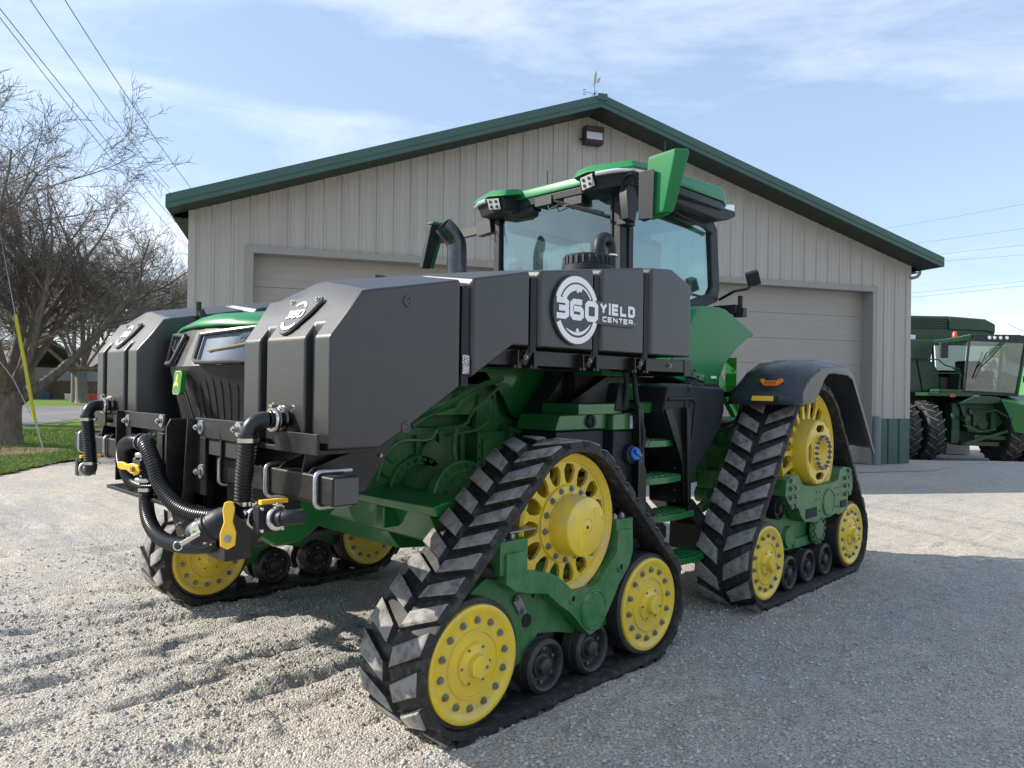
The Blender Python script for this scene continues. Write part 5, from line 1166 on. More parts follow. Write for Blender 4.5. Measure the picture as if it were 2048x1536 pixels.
# rear cab fender (glossy) near side
c = MB()
pr = [(5.117, 2.235), (5.262, 2.275), (5.52, 2.285), (5.60, 2.278), (6.075, 2.118), (6.09, 2.085), (5.98, 2.06), (5.80, 1.97), (5.60, 1.83), (5.47, 1.66), (5.10, 1.64), (4.80, 1.70), (4.78, 1.9), (5.0, 2.1)]
loft(c, [[(x, 3.10, z) for x, z in pr], [(x-.012*(x > 5.3), 3.06, z-.01) for x, z in pr]][::-1]+[[(x, 3.48, z+.0) for x, z in pr]])
c.build('rear_fender', M['greenglossy'], cab, bevel=.030, seg=4)
c = MB(); c.box(5.34, 5.42, 3.050, 3.056, 1.695, 1.715); c.build('fender_sticker', M['white'], cab)
# lamp and bracket by the door
c = MB(); c.tube([(6.07, 3.40, 2.42), (6.02, 3.22, 2.48), (6.10, 3.14, 2.50), (6.14, 3.12, 2.54)], .014, 8); c.obox((6.16, 3.12, 2.60), (.07, .11, .12), Matrix.Rotation(-.5, 3, 'Y') @ Matrix.Rotation(.6, 3, 'Z')); c.box(6.0, 6.1, 3.2, 3.42, 2.28, 2.36); c.box(6.03, 6.10, 3.14, 3.24, 2.25, 2.33); c.cyl((6.07, 3.19, 2.33), (6.07, 3.19, 2.44), .022, n=10)
lm = c.build('side_lamp', M['plastic'], cab, bevel=.006)

# ---- ladder, tanks and boxes under the cab
c = MB()
c.prism([(4.19, 1.47), (4.25, 1.47), (4.28, .83), (4.55, .62), (4.55, .54), (4.50, .55), (4.40, .64), (4.235, .80)], 'Y', 2.94, 3.24); 
c.prism([(4.74, 1.47), (4.79, 1.47), (4.81, .80), (5.10, .575), (5.08, .36), (5.05, .36), (5.06, .56), (4.77, .76)], 'Y', 2.90, 3.24)
c.prism([(4.50, 1.46), (4.60, 1.46), (4.79, 1.08), (4.81, .80), (4.77, .76), (4.735, 1.06)], 'Y', 2.93, 2.945)
c.prism([(4.19, 1.19), (4.28, 1.05), (4.285, .83), (4.53, .63), (4.53, .55), (4.40, .63), (4.19, .87)], 'Y', 2.935, 2.95)
c.prism([(4.81, .80), (5.10, .565), (5.085, .36), (4.90, .40), (4.87, .60), (4.74, .73)], 'Y', 2.885, 2.90)
c.box(4.26, 4.80, 3.30, 3.34, .72, 1.48)
for z in (.62, .70, .78, .86, .94, 1.02): c.cyl((4.795, 2.899, z) if 0 else (4.745, 3.0, z), (4.735, 3.0, z), .007, n=6, m=1)
ld = c.build('ladder_side', [M['steelblack'], M['bolt']], T, bevel=.003)
for (x0, x1, y0_, y1_, z) in ((4.345, 4.735, 2.97, 3.22, 1.235), (4.285, 4.755, 2.92, 3.20, .98), (4.33, 4.86, 2.87, 3.12, .72), (4.49, 4.93, 2.82, 3.05, .405)):
    c = MB(); xc = (x0+x1)/2
    pts = [(x0, y1_), (x1, y1_), (x1, y0_+.05), (x1-.04, y0_+.01), (xc, y0_-.01), (x0+.04, y0_+.01), (x0, y0_+.05)]
    c.prism(pts, 'Z', z-.045, z)
    for i in range(5): c.box(x0+.02, x1-.02, y0_+.04+i*.038, y0_+.046+i*.038, z-.001, z+.008)
    for i in range(6): c.box(x0+.04+i*(x1-x0-.08)/5-.003, x0+.04+i*(x1-x0-.08)/5+.003, y0_+.03, y1_-.01, z-.001, z+.007)
    c.build('step', M['green'], ld, bevel=.006)
for (x0, x1, y0_, y1_, z) in ((3.66, 4.12, 3.03, 3.35, 1.50), (4.33, 4.80, 3.06, 3.35, 1.50)):
    c = MB(); c.box(x0, x1, y0_, y1_, z-.07, z); 
    for i in range(14): c.box(x0+.01+i*(x1-x0)/14, x0+.022+i*(x1-x0)/14, y0_-.004, y0_+.03, z, z+.010)
    c.build('platform', M['green'], T, bevel=.008)
c = MB(); c.box(4.36, 4.82, 3.22, 3.24, 1.52, 1.64); c.build('platform_back', M['green'], T)
# service boxes
c = MB(); c.prism([(3.50, 1.43), (3.98, 1.44), (3.97, 1.33), (3.46, 1.33)], 'Y', 3.05, 3.40); b1 = c.build('service_box', M['green'], T, bevel=.012)
c = MB(); c.box(3.48, 3.96, 3.06, 3.40, .80, 1.325); c.build('box_skirt', M['plastic'], b1, bevel=.010)
c = MB(); c.lathe((3.80, 3.05, 1.385), (0, -1, 0), [(0, .045), (.02, .043), (.022, .036), (.030, .03), (.030, 0)], 20); c.box(3.79, 3.81, 3.01, 3.02, 1.36, 1.41); c.build('isolator_knob', M['plastic'], b1)
c = MB(); c.prism([(3.99, 1.43), (4.24, 1.44), (4.255, 1.32), (3.985, 1.32)], 'Y', 3.0, 3.35); b2 = c.build('service_box', M['green'], T, bevel=.012)
c = MB(); c.prism([(4.0, 1.32), (4.25, 1.315), (4.262, .80), (4.10, .80), (3.99, 1.1)], 'Y', 3.005, 3.35); c.build('box_skirt', M['plastic'], b2, bevel=.012)
c = MB(); c.prism([(4.03, 1.45), (4.20, 1.45), (4.19, 1.62), (4.14, 1.64), (4.08, 1.64)], 'Y', 3.02, 3.12); c.build('filler_cover', M['plastic'], b2, bevel=.012)
c = MB(); c.box(4.17, 4.21, 2.994, 2.999, 1.33, 1.42); c.build('paper_tag', mat('printed_tag', (.6, .62, .66), .6, var=(.15, .17, .2), vscale=70, vmix=(.5, .6)), b2, smooth=0)
c = MB(); c.box(4.25, 4.35, 3.238, 3.243, 1.27, 1.43); c.build('warning_label', mat('warning_yellow', (.6, .45, .03), .6, var=(.03, .03, .03), vscale=45, vmix=(.45, .52)), b2, smooth=0)
c = MB(); c.box(4.26, 4.55, 3.243, 3.30, 1.15, 1.46); c.build('step_panel', M['green'], T, bevel=.006)
c = MB(); c.lathe((4.165, 3.0, 1.155), (0, -1, 0), [(0, .07), (.03, .065), (.035, .055), (.035, 0)], 20); c.build('filler_neck', M['plastic'], b2)
c = MB(); c.lathe((4.175, 2.965, 1.16), (-.15, -1, .1), [(0, .046), (.02, .046), (.028, .038), (.028, 0)], 20); c.obox((4.175, 2.93, 1.165), (.075, .02, .022), Matrix.Rotation(.5, 3, 'Y')); c.tube([(4.20, 2.95, 1.14), (4.22, 2.94, 1.11), (4.23, 2.95, 1.09)], .008, 6); c.build('blue_cap', M['blue'], b2)
c = MB(); c.tube(smooth_path([(4.17, 2.98, 1.80), (4.20, 2.97, 1.55), (4.245, 2.94, 1.30), (4.235, 2.95, 1.18), (4.20, 2.98, 1.16)], 6), .018, 10); c.tube(smooth_path([(4.05, 3.0, 1.80), (4.10, 2.99, 1.70), (4.13, 3.0, 1.60), (4.13, 3.02, 1.48)], 6), .016, 8); c.build('grab_rail', M['plastic'], T)
# brace and dark box behind
c = MB(); c.bar((4.50, 3.32, 1.70), (3.50, 3.32, 1.24), .08, .17); c.prism([(3.98, 1.72), (4.40, 1.72), (3.75, 1.32), (3.55, 1.10), (3.45, 1.2), (3.75, 1.45)], 'Y', 3.42, 3.58); c.box(4.02, 4.45, 3.36, 3.60, 1.50, 1.76); c.build('tank_brace', M['steelblack'], T, bevel=.004)
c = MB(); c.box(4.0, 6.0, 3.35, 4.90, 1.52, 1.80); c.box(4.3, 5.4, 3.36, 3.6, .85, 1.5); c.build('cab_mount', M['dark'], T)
c = MB(); c.prism([(3.98, 1.69), (4.6, 1.69), (4.6, 1.78), (3.98, 1.78)], 'Y', 3.10, 3.34); c.build('platform_front', M['green'], T)
# fuel tank with handle groove, neck and green cap
ft = [(4.562, 1.627), (4.688, 1.648), (5.377, 1.620), (5.381, 1.440), (5.320, 1.289), (4.85, .912), (4.79, .93), (4.775, 1.074), (4.505, 1.441)]
c = MB(); c.prism(ft, 'Y', 2.95, 3.55); fo = c.build('fuel_tank', M['plastic'], T, bevel=.022, seg=3)
c = MB(); c.tube([(4.56, 1.52), (4.90, 1.53)] and [(4.56, 2.947, 1.53), (4.88, 2.947, 1.535), (4.93, 2.947, 1.50), (4.90, 2.947, 1.30), (4.83, 2.947, 1.08), (4.79, 2.947, 1.07)], .012, 8); c.tube([(4.79, 2.947, 1.52), (4.77, 2.947, 1.42), (4.83, 2.947, 1.40), (4.86, 2.947, 1.52)], .008, 6); c.build('moulded_rib', M['plastic'], fo)
c = MB(); c.lathe((5.05, 3.08, 1.61), (.25, -.25, 1), [(0, .11), (.07, .095), (.08, .085)], 24); c.build('filler_neck', M['plastic'], fo)
c = MB(); c.lathe((5.07, 3.06, 1.69), (.25, -.25, 1), [(0, .10), (.03, .105), (.045, .10), (.05, .08), (.05, 0)], 24); c.build('fuel_cap', M['green'], fo)
c = MB(); c.tube([(5.08, 3.05, 1.76), (5.0, 2.96, 1.70), (4.85, 2.94, 1.64), (4.83, 2.94, 1.58)], .005, 5); c.build('cap_tether', M['dark'], fo)
# rear axle area
c = MB(); c.box(5.3, 6.6, 3.3, 5.0, .82, 1.35); c.cyl((5.62, 3.2, .72), (5.62, 3.32, .72), .07, n=16); c.bar((5.45, 3.2, .62), (5.95, 3.15, .82), .06, .07); c.cyl((5.85, 3.18, .98), (5.85, 3.30, .98), .14, n=24); c.box(5.55, 5.75, 3.15, 3.3, .78, .92)
c.build('rear_axle', [M['chassis'], M['bolt']], T, bevel=.01)
c = MB(); c.tube(smooth_path([(5.45, 3.3, 1.25), (5.55, 3.0, 1.30), (5.66, 2.96, 1.42), (5.68, 2.95, 1.55)], 6), .022, 8); c.tube(smooth_path([(5.50, 3.3, 1.28), (5.62, 3.0, 1.34), (5.72, 2.94, 1.46), (5.72, 2.94, 1.6)], 6), .016, 8); c.build('brake_hoses', M['hose'], T)
# rear three point hitch
c = MB(); c.bar((6.35, 3.62, 1.80), (6.62, 3.5, 1.35), .05, .13, 0, (1, 0, 0)); c.bar((6.2, 3.7, 1.2), (6.45, 3.62, 1.85), .06, .12, 0, (1, 0, 0)); c.cyl((6.36, 3.55, 1.82), (6.36, 3.70, 1.82), .07, n=20); c.box(6.60, 6.61, 3.50, 3.62, 1.55, 1.92); c.box(6.50, 6.9, 3.45, 3.62, 1.52, 1.66); c.bar((6.6, 3.48, 1.62), (7.1, 3.2, 1.72), .04, .03); c.cyl((6.70, 3.5, 1.1), (6.62, 3.5, 1.50), .045, n=16); c.cyl((6.2, 3.9, 1.1), (6.5, 3.9, 1.7), .05, n=12)
for z in (1.80, 1.86): c.cyl((6.598, 3.55, z), (6.59, 3.55, z), .013, n=10, m=1)
c.build('three_point_hitch', [M['lime'], M['bolt']], T, bevel=.006)

# ---- rear track fenders
def rfender(xf):
    st = [(5.46, 1.495, .03), (5.50, 1.60, .015), (5.64, 1.75, 0), (5.86, 1.835, 0), (6.15, 1.85, 0), (6.44, 1.838, 0), (6.60, 1.775, 0), (6.86, 1.455, 0), (7.10, 1.14, 0), (7.14, 1.10, 0)]
    sec = [(2.395, -.10), (2.40, -.05), (2.46, -.012), (2.56, .0), (2.60, .012), (2.76, .012), (2.80, 0), (2.90, -.012), (2.955, -.07)]
    mb = MB(xf); vs = []; n = len(sec)
    for i, (x, z, ex) in enumerate(st):
        a = st[max(0, i-1)]; b_ = st[min(len(st)-1, i+1)]; t_ = Vector((b_[0]-a[0], b_[1]-a[1])).normalized(); nx, nz = -t_.y, t_.x
        for (y, d) in sec:
            dd = d*(1 if i > 1 else .35); vs.append((x+nx*dd, y+(ex if y > 2.7 else -ex), z+nz*dd))
    mb.add(vs, [(i*n+j, i*n+j+1, (i+1)*n+j+1, (i+1)*n+j) for i in range(len(st)-1) for j in range(n-1)])
    o = mb.build('track_fender', M['fender'], T, smooth=50); sm = o.modifiers.new('t', 'SOLIDIFY'); sm.thickness = .014; sm.offset = 0; bv_ = o.modifiers.new('b', 'BEVEL'); bv_.width = .006; bv_.segments = 2; bv_.angle_limit = radians(40)
    mb = MB(xf); mb.prism([(5.47, 1.492), (5.76, 1.515), (5.94, 1.70), (6.02, 1.745), (5.86, 1.775), (5.66, 1.70), (5.52, 1.57)], 'Y', 2.385, 2.402); mb.build('side_skirt', M['fender'], o, bevel=.006)
    # front face: lamp and reflector
    t_ = Vector((.04, 0, .105)).normalized(); nn_ = Vector((-t_.z, 0, t_.x))
    def ff(u, v, h): return Vector((5.478, 2.67-u, 1.545))+t_*v+nn_*(.012+h)
    mb = MB(xf); solid(mb, [(-.115, -.035), (.115, -.035), (.115, .015), (-.115, .015)], ff, -.01, .004); mb.build('reflector_base', M['plastic'], o)
    mb = MB(xf); solid(mb, [(-.09, -.030), (.085, -.030), (.085, .010), (-.09, .010)], ff, .0045, .009); mb.build('reflector', M['reflector'], o, smooth=0)
    def fl(u, v, h): return Vector((5.535, 2.64-u, 1.655))+Vector((.6, 0, .8)).normalized()*v+Vector((-.8, 0, .6))*(.008+h)
    mb = MB(xf); solid(mb, [(-.05, -.025), (.05, -.025), (.095, .02), (.09, .04), (.06, .04), (.045, .022), (-.045, .022), (-.06, .04), (-.09, .04), (-.095, .02)], fl, -.01, .012)
    mb.build('marker_lamp', M['orange'], o, bevel=.003)
    mb = MB(xf)
    for u in (-.036, -.012, .012, .036): mb.add([fl(u-.008, -.018, .0125), fl(u+.008, -.018, .0125), fl(u+.008, .012, .0125), fl(u-.008, .012, .0125)], [(0, 1, 2, 3)])
    mb.build('lamp_cells', mat('amber_cells', (.35, .07, .01), .3), o, smooth=0)
    mb = MB(xf); mb.cyl((5.75, 2.9, 1.6), (5.75, 3.3, 1.55), .025, n=10); mb.build('fender_stay', M['steelblack'], o)
rfender(None); rfender(XF)

# ================================================================== combine harvester beyond the shed corner
CG = -.61
def vp(px, d):
    r = (px-1024)/1480*d; return (d*cos(PSI)+r*sin(PSI), d*sin(PSI)-r*cos(PSI))
cx0, cy0 = vp(1852, 24)
K = thing('combine_harvester', (cx0, cy0, CG), 'dark green combine harvester with dual front tyres parked beyond the right corner of the shed', 'harvester', rz=PSI-pi/2, local=True)
M['kgreen'] = mat('harvester_green', (.008, .050, .020), .42, var=(.014, .062, .026), vscale=1.5, dust=(DUST, .12))
M['ktyre'] = mat('tractor_tyre', (.014, .014, .015), .7, var=(.03, .029, .027), vscale=6)
M['klug'] = mat('tyre_lug', (.17, .175, .18), .8, var=(.05, .05, .05), vscale=9)
b = MB(); b.box(-2.4, .62, .9, 5.5, 2.15, 2.45); b.box(-2.4, 1.9, 1.2, 5.5, .9, 2.2)
b.prism([(-2.4, 2.25), (.72, 2.22), (.40, 3.2), (.46, 3.98), (-2.4, 4.0)], 'Y', .45, 5.0)
body = b.build('body', M['kgreen'], K, bevel=.03)
b = MB(); b.prism([(-2.4, 3.30), (-.1, 3.28), (.10, 2.24), (-2.4, 2.24)], 'Y', .40, .46); b.build('side_panel', M['kgreen'], body, bevel=.02)
b = MB(); b.prism([(-.08, 3.30), (.45, 3.25), (.62, 2.9), (.75, 2.30), (.12, 2.26)], 'Y', .38, .46); b.prism([(-.35, 3.95), (.42, 3.97), (.36, 3.35), (-.30, 3.34)], 'Y', .36, .46); b.build('side_panel', M['kgreen'], body, bevel=.02)
b = MB()
b.prism([(-2.4, 4.10), (.5, 3.98), (2.6, 4.02), (2.82, 4.15), (2.82, 4.58), (2.5, 4.74), (1.3, 4.82), (-2.4, 4.84)], 'Y', .95, 4.6)
for i in range(5): b.box(-2.4, 1.22, .90, .98, 4.40+i*.08, 4.437+i*.08)
b.prism([(1.25, 4.38), (2.5, 4.34), (2.8, 4.26), (2.8, 4.55), (2.48, 4.70), (1.25, 4.80)], 'Y', .88, .95)
b.build('grain_tank', M['kgreen'], K, bevel=.02)
b = MB(); b.box(-.40, .12, .86, .90, 4.02, 4.17); b.build('white_plate', M['white'], body, bevel=.02)
b = MB(); b.box(-.68, -.56, .43, .45, 3.72, 3.83); b.build('pale_plate', M['lamp'], body)
b = MB(); text(b, '70', -.78, 2.56, .09, .07, .02, .014, lambda u, v, h: (u, .395-h, v)); b.build('number', mat('gold_number', (.5, .42, .15), .5), body, smooth=0)
# cab
kc = MB(); kc.prism([(.60, 2.2), (3.2, 2.15), (3.2, 2.32), (.62, 2.35)], 'Y', -.25, 1.4); kcab = kc.build('cab_floor', M['kgreen'], K, bevel=.02); kcab.location = (-.35, 0, 0)
kc = MB(); kc.add([(.90, 1.2, 3.86), (1.0, .05, 3.86), (1.4, -.55, 3.90), (3.2, -.50, 3.84), (3.35, 1.2, 3.84), (.86, 1.2, 4.0), (.96, 0, 3.98), (1.4, -.62, 4.10), (3.0, -.58, 4.12), (3.4, -.45, 3.98), (3.4, 1.2, 4.05)], [(4, 3, 2, 1, 0), (5, 6, 7, 8, 9, 10), (0, 1, 6, 5), (1, 2, 7, 6), (2, 3, 9, 8, 7), (3, 4, 10, 9)]); kc.build('cab_roof', M['kgreen'], kcab, bevel=.02)
for (nm, q) in (('windshield', [(1.35, -.42, 2.32), (3.0, -.40, 2.25), (3.22, -.46, 3.86), (1.45, -.50, 3.90)]), ('side_window', [(1.12, .7, 2.35), (1.30, -.36, 2.32), (1.40, -.44, 3.90), (1.05, .75, 3.86)]), ('right_window', [(3.02, -.38, 2.25), (3.30, .9, 2.3), (3.42, .9, 3.84), (3.24, -.44, 3.86)])):
    kc = MB(); kc.add(q, [(0, 1, 2, 3)]); kc.build(nm, M['glassdark'], kcab, smooth=0)
for p in (((1.32, -.42, 2.3), (1.42, -.50, 3.9)), ((3.02, -.42, 2.2), (3.25, -.48, 3.88)), ((1.1, .8, 2.3), (1.02, .85, 3.88)), ((3.3, .95, 2.3), (3.42, .95, 3.88))):
    kc = MB(); kc.bar(p[0], p[1], .06, .06, 0, (0, 1, 0)); kc.build('pillar', M['seat'] if p[0][0] < 2 else M['kgreen'], kcab)
kc = MB(); kc.box(1.15, 3.3, 1.15, 1.25, 2.3, 3.0); kc.box(1.8, 2.4, .4, .9, 2.5, 3.3); kc.box(1.0, 1.35, .3, .8, 2.3, 2.75); kc.build('interior', M['seat'], kcab, bevel=.04)
for x in (1.98, 2.14, 2.33, 2.53):
    kc = MB(); kc.cyl((x, -.60, 4.0), (x, -.645, 4.0), .055, n=14); kc.build('roof_light', M['lamp'], kcab)
kc = MB(); kc.box(1.5, 3.1, -.63, -.60, 3.92, 4.08); kc.build('light_bar', M['seat'], kcab)
kc = MB(); kc.lathe((1.33, .1, 4.06), (0, 0, 1), [(0, .09), (.03, .09), (.05, .08), (.13, .08), (.18, .04), (.18, 0)], 14); kc.build('beacon', mat('red_beacon', (.45, .07, .03), .3), kcab)
kc = MB(); kc.tube([(2.5, -.55, 3.85), (2.05, -.58, 3.35), (1.72, -.52, 3.0)], .02, 5); kc.tube([(1.95, -.58, 3.55), (1.62, -.5, 2.7)], .018, 5); kc.tube([(2.4, -.55, 3.8), (1.9, -.58, 3.3)], .012, 5); kc.build('wiper', M['seat'], kcab)
kc = MB(); kc.box(.62, .86, -.35, -.25, 3.35, 3.84); kc.tube([(.74, -.30, 3.85), (.9, -.1, 3.92)], .02, 6); kc.build('mirror', M['seat'], kcab, bevel=.03)
kc = MB(); kc.tube([(3.45, -.3, 3.3), (3.52, -.4, 3.1), (3.40, -.4, 2.4)], .022, 6); kc.tube([(3.55, -.4, 3.1), (3.5, -.4, 2.2)], .02, 6); kc.box(3.25, 3.45, -.45, -.35, 2.6, 2.8); kc.build('right_rail', M['seat'], kcab)
# platform rail, platform, lights
kc = MB(); kc.tube([(-.1, -.3, 3.30), (.18, -.35, 3.30), (.38, -.38, 3.12), (.82, -.4, 3.0), (.86, -.4, 2.85), (.84, -.4, 2.24)], .022, 8); kc.tube([(0, -.35, 2.86), (.85, -.4, 2.86)], .016, 6); kc.tube([(.0, -.3, 2.28), (.85, -.4, 2.28)], .02, 6); kc.tube([(.62, -.4, 3.0), (.62, -.4, 3.05), (1.1, -.4, 2.6), (1.08, -.4, 2.3)], .02, 6)
rl = kc.build('platform_rail', M['kgreen'], K)
kc = MB(); kc.box(-.2, 1.25, -.45, .6, 2.13, 2.24); kc.build('platform', M['kgreen'], K, bevel=.01)
kc = MB(); kc.box(.52, .68, -.47, -.45, 2.10, 2.20); kc.build('amber_light', mat('dull_amber', (.4, .12, .03), .4), K)
# undercarriage, feeder house and drives
kc = MB(); kc.box(.4, 3.4, .2, 1.2, .62, 1.15); kc.box(.72, .98, -.2, .2, .62, 1.9); kc.prism([(.9, 1.95), (1.95, 1.9), (2.3, 1.3), (1.9, .95), (1.2, 1.0)], 'Y', -.3, .8); kc.cyl((.70, -.3, 1.1), (.70, -.3, 1.85), .06, n=10)
kc.bar((1.0, -.45, .62), (2.3, -.55, 1.05), .06, .09); kc.bar((1.3, -.45, .85), (2.6, -.4, .80), .05, .12); kc.box(1.3, 1.7, -.4, -.1, 1.2, 1.7); kc.cyl((1.6, -.42, 1.25), (1.6, -.30, 1.25), .16, n=18); kc.cyl((1.25, -.42, 1.65), (1.25, -.28, 1.65), .10, n=18)
kc.tube([(1.2, -.4, 1.9), (1.35, -.5, 1.6), (1.9, -.6, 1.7), (2.2, -.7, 1.5)], .02, 6); kc.tube([(1.0, -.4, 1.2), (1.4, -.55, 1.0), (1.9, -.6, 1.1)], .025, 6); kc.box(1.0, 2.2, -.3, .4, .55, .68); kc.box(.98, 1.15, -.5, -.2, 1.35, 1.5); kc.box(1.8, 1.95, -.5, -.3, 1.1, 1.6)
kc.build('drive_frame', M['kgreen'], K, bevel=.01)
kc = MB(); kc.prism([(.75, 1.9), (1.25, 2.15), (2.0, 2.13), (2.25, 1.95), (1.7, 1.9)], 'Y', -.55, .3); kc.build('shield', M['kgreen'], K, bevel=.02)
kc = MB(); kc.add([(2.05, -1.6, 1.92), (3.7, -1.6, 1.86), (3.7, .6, 2.2), (2.1, .6, 2.2), (2.45, -1.7, .95), (3.7, -1.7, 1.0), (3.7, .6, 1.2), (2.4, .6, 1.1)], [(3, 2, 1, 0), (0, 1, 5, 4), (3, 0, 4, 7), (7, 4, 5, 6), (1, 2, 6, 5), (2, 3, 7, 6)])
fe = kc.build('feeder_house', M['kgreen'], K, bevel=.03)
kc = MB(); kc.add([(2.28, -1.63, 1.74), (3.6, -1.63, 1.70), (3.6, -1.70, 1.15), (2.50, -1.70, 1.15)], [(3, 2, 1, 0)]); kc.build('feeder_mouth', M['dark'], fe)
kc = MB(); kc.prism([(2.34, 1.70), (2.60, 1.70), (2.52, 1.45), (2.60, 1.20), (2.46, 1.22)], 'Y', -1.72, -1.68); kc.build('bright_plate', M['lamp'], fe); kc = MB(); kc.cyl((2.65, -1.72, 1.42), (3.7, -1.72, 1.42), .12, n=16); kc.build('feeder_roller', mat('dark_drum', (.05, .025, .02), .4), fe)
def tyre(parent, c, R, W_, name='tyre', lean=1):
    t = MB(); t.lathe((c[0]-W_/2, c[1], c[2]), (1, 0, 0), [(.04, R*.55), (0, R*.70), (.02, R*.90), (.07, R*.955), (W_/2, R*.965), (W_-.07, R*.955), (W_-.02, R*.90), (W_, R*.70), (W_-.04, R*.55)], 48)
    nl = 20
    for i in range(nl):
        for sd_ in (0, 1):
            a0 = 2*pi*(i+(.5 if sd_ else 0))/nl; vv = []
            for (h, ins) in ((-.01, 0), (.055, .008)):
                for (f, da) in ((0.0, 0), (0.0, .085), (.54, .285), (.54, .235)):
                    xx = f*W_; xx = xx if not sd_ else W_-xx; rr = R*.955+h-(.05 if f == 0 else 0)
                    a = a0+(da+(.008 if ins else 0)*(1 if da in (0, .235) else -1))*1.0
                    vv.append((c[0]-W_/2+xx, c[1]-cos(a)*rr, c[2]-sin(a)*rr))
            t.add(vv, [(0, 1, 5, 4), (1, 2, 6, 5), (2, 3, 7, 6), (3, 0, 4, 7)], 0); t.add(vv, [(4, 5, 6, 7)], 1)
    o = t.build(name, [M['ktyre'], M['klug']], parent, smooth=35)
    t = MB(); t.lathe((c[0]-W_/2+.1, c[1], c[2]), (1, 0, 0), [(0, R*.56), (.05, R*.5), (.1, R*.2), (.1, 0)], 32); t.lathe((c[0]+W_/2-.1, c[1], c[2]), (-1, 0, 0), [(0, R*.56), (.05, R*.5), (.1, R*.2), (.1, 0)], 32); t.build('rim', mat('harvester_rim', (.3, .22, .02), .5), o)
    return o
for x in (-.72, .02, 2.62, 3.36): tyre(K, (x, .3, .99), 1.0, .56)
tyre(K, (1.9, 3.6, .75), .76, .5); tyre(K, (-1.0, 5.0, .75), .76, .5)
# neighbour machine just showing over the right edge, concrete block under it
gx, gy = vp(2046, 31)
k2 = MB(); k2.box(-.6, 3, 0, 3, 1.3, 3.95); k2.box(-.8, 3, -.2, .0, 1.6, 2.2); k2 = k2
gx, gy = vp(2075, 31)
K2 = thing('combine_harvester', (gx, gy, CG), 'light green farm machine just showing behind the combine at the right edge', 'harvester', rz=PSI-pi/2, local=True)
b = MB(); b.box(-.15, 3, 0, 3, 3.9, 4.35); b.box(.6, 3, .2, 3, 1.4, 3.9); b.build('body', mat('pale_green_paint', (.06, .25, .07), .4), K2, bevel=.04)
b = MB(); b.tube([(-.9, -.5, 4.62), (-.2, -.5, 4.55), (.6, -.4, 4.68)], .03, 5); b.tube([(-1.6, -.5, 5.1), (-.2, -.5, 4.5)], .01, 4)
for i in range(12): b.tube([(-.9+i*.12, -.5, 4.62), (-.95+i*.12+random.uniform(-.05, .1), -.6, 4.42)], .015, 4)
b.build('reel_tines', mat('weathered_metal', (.3, .26, .22), .6), K2)
for x in (.5, 2.4): tyre(K2, (x, .1, .9), .95, .5)
bx2, by2 = vp(1912, 27)
b = MB(); b.prism([(-.45, 0), (.42, 0), (.40, .42), (-.43, .42)], 'Y', -.2, .25)
cb = b.build('concrete_block', M['concrete'], None, bevel=.02); cb.location = (bx2, by2, CG+.02); cb.rotation_euler = (0, 0, PSI-pi/2); tag(cb, 'low grey concrete block on the gravel seen under the combine', 'block')

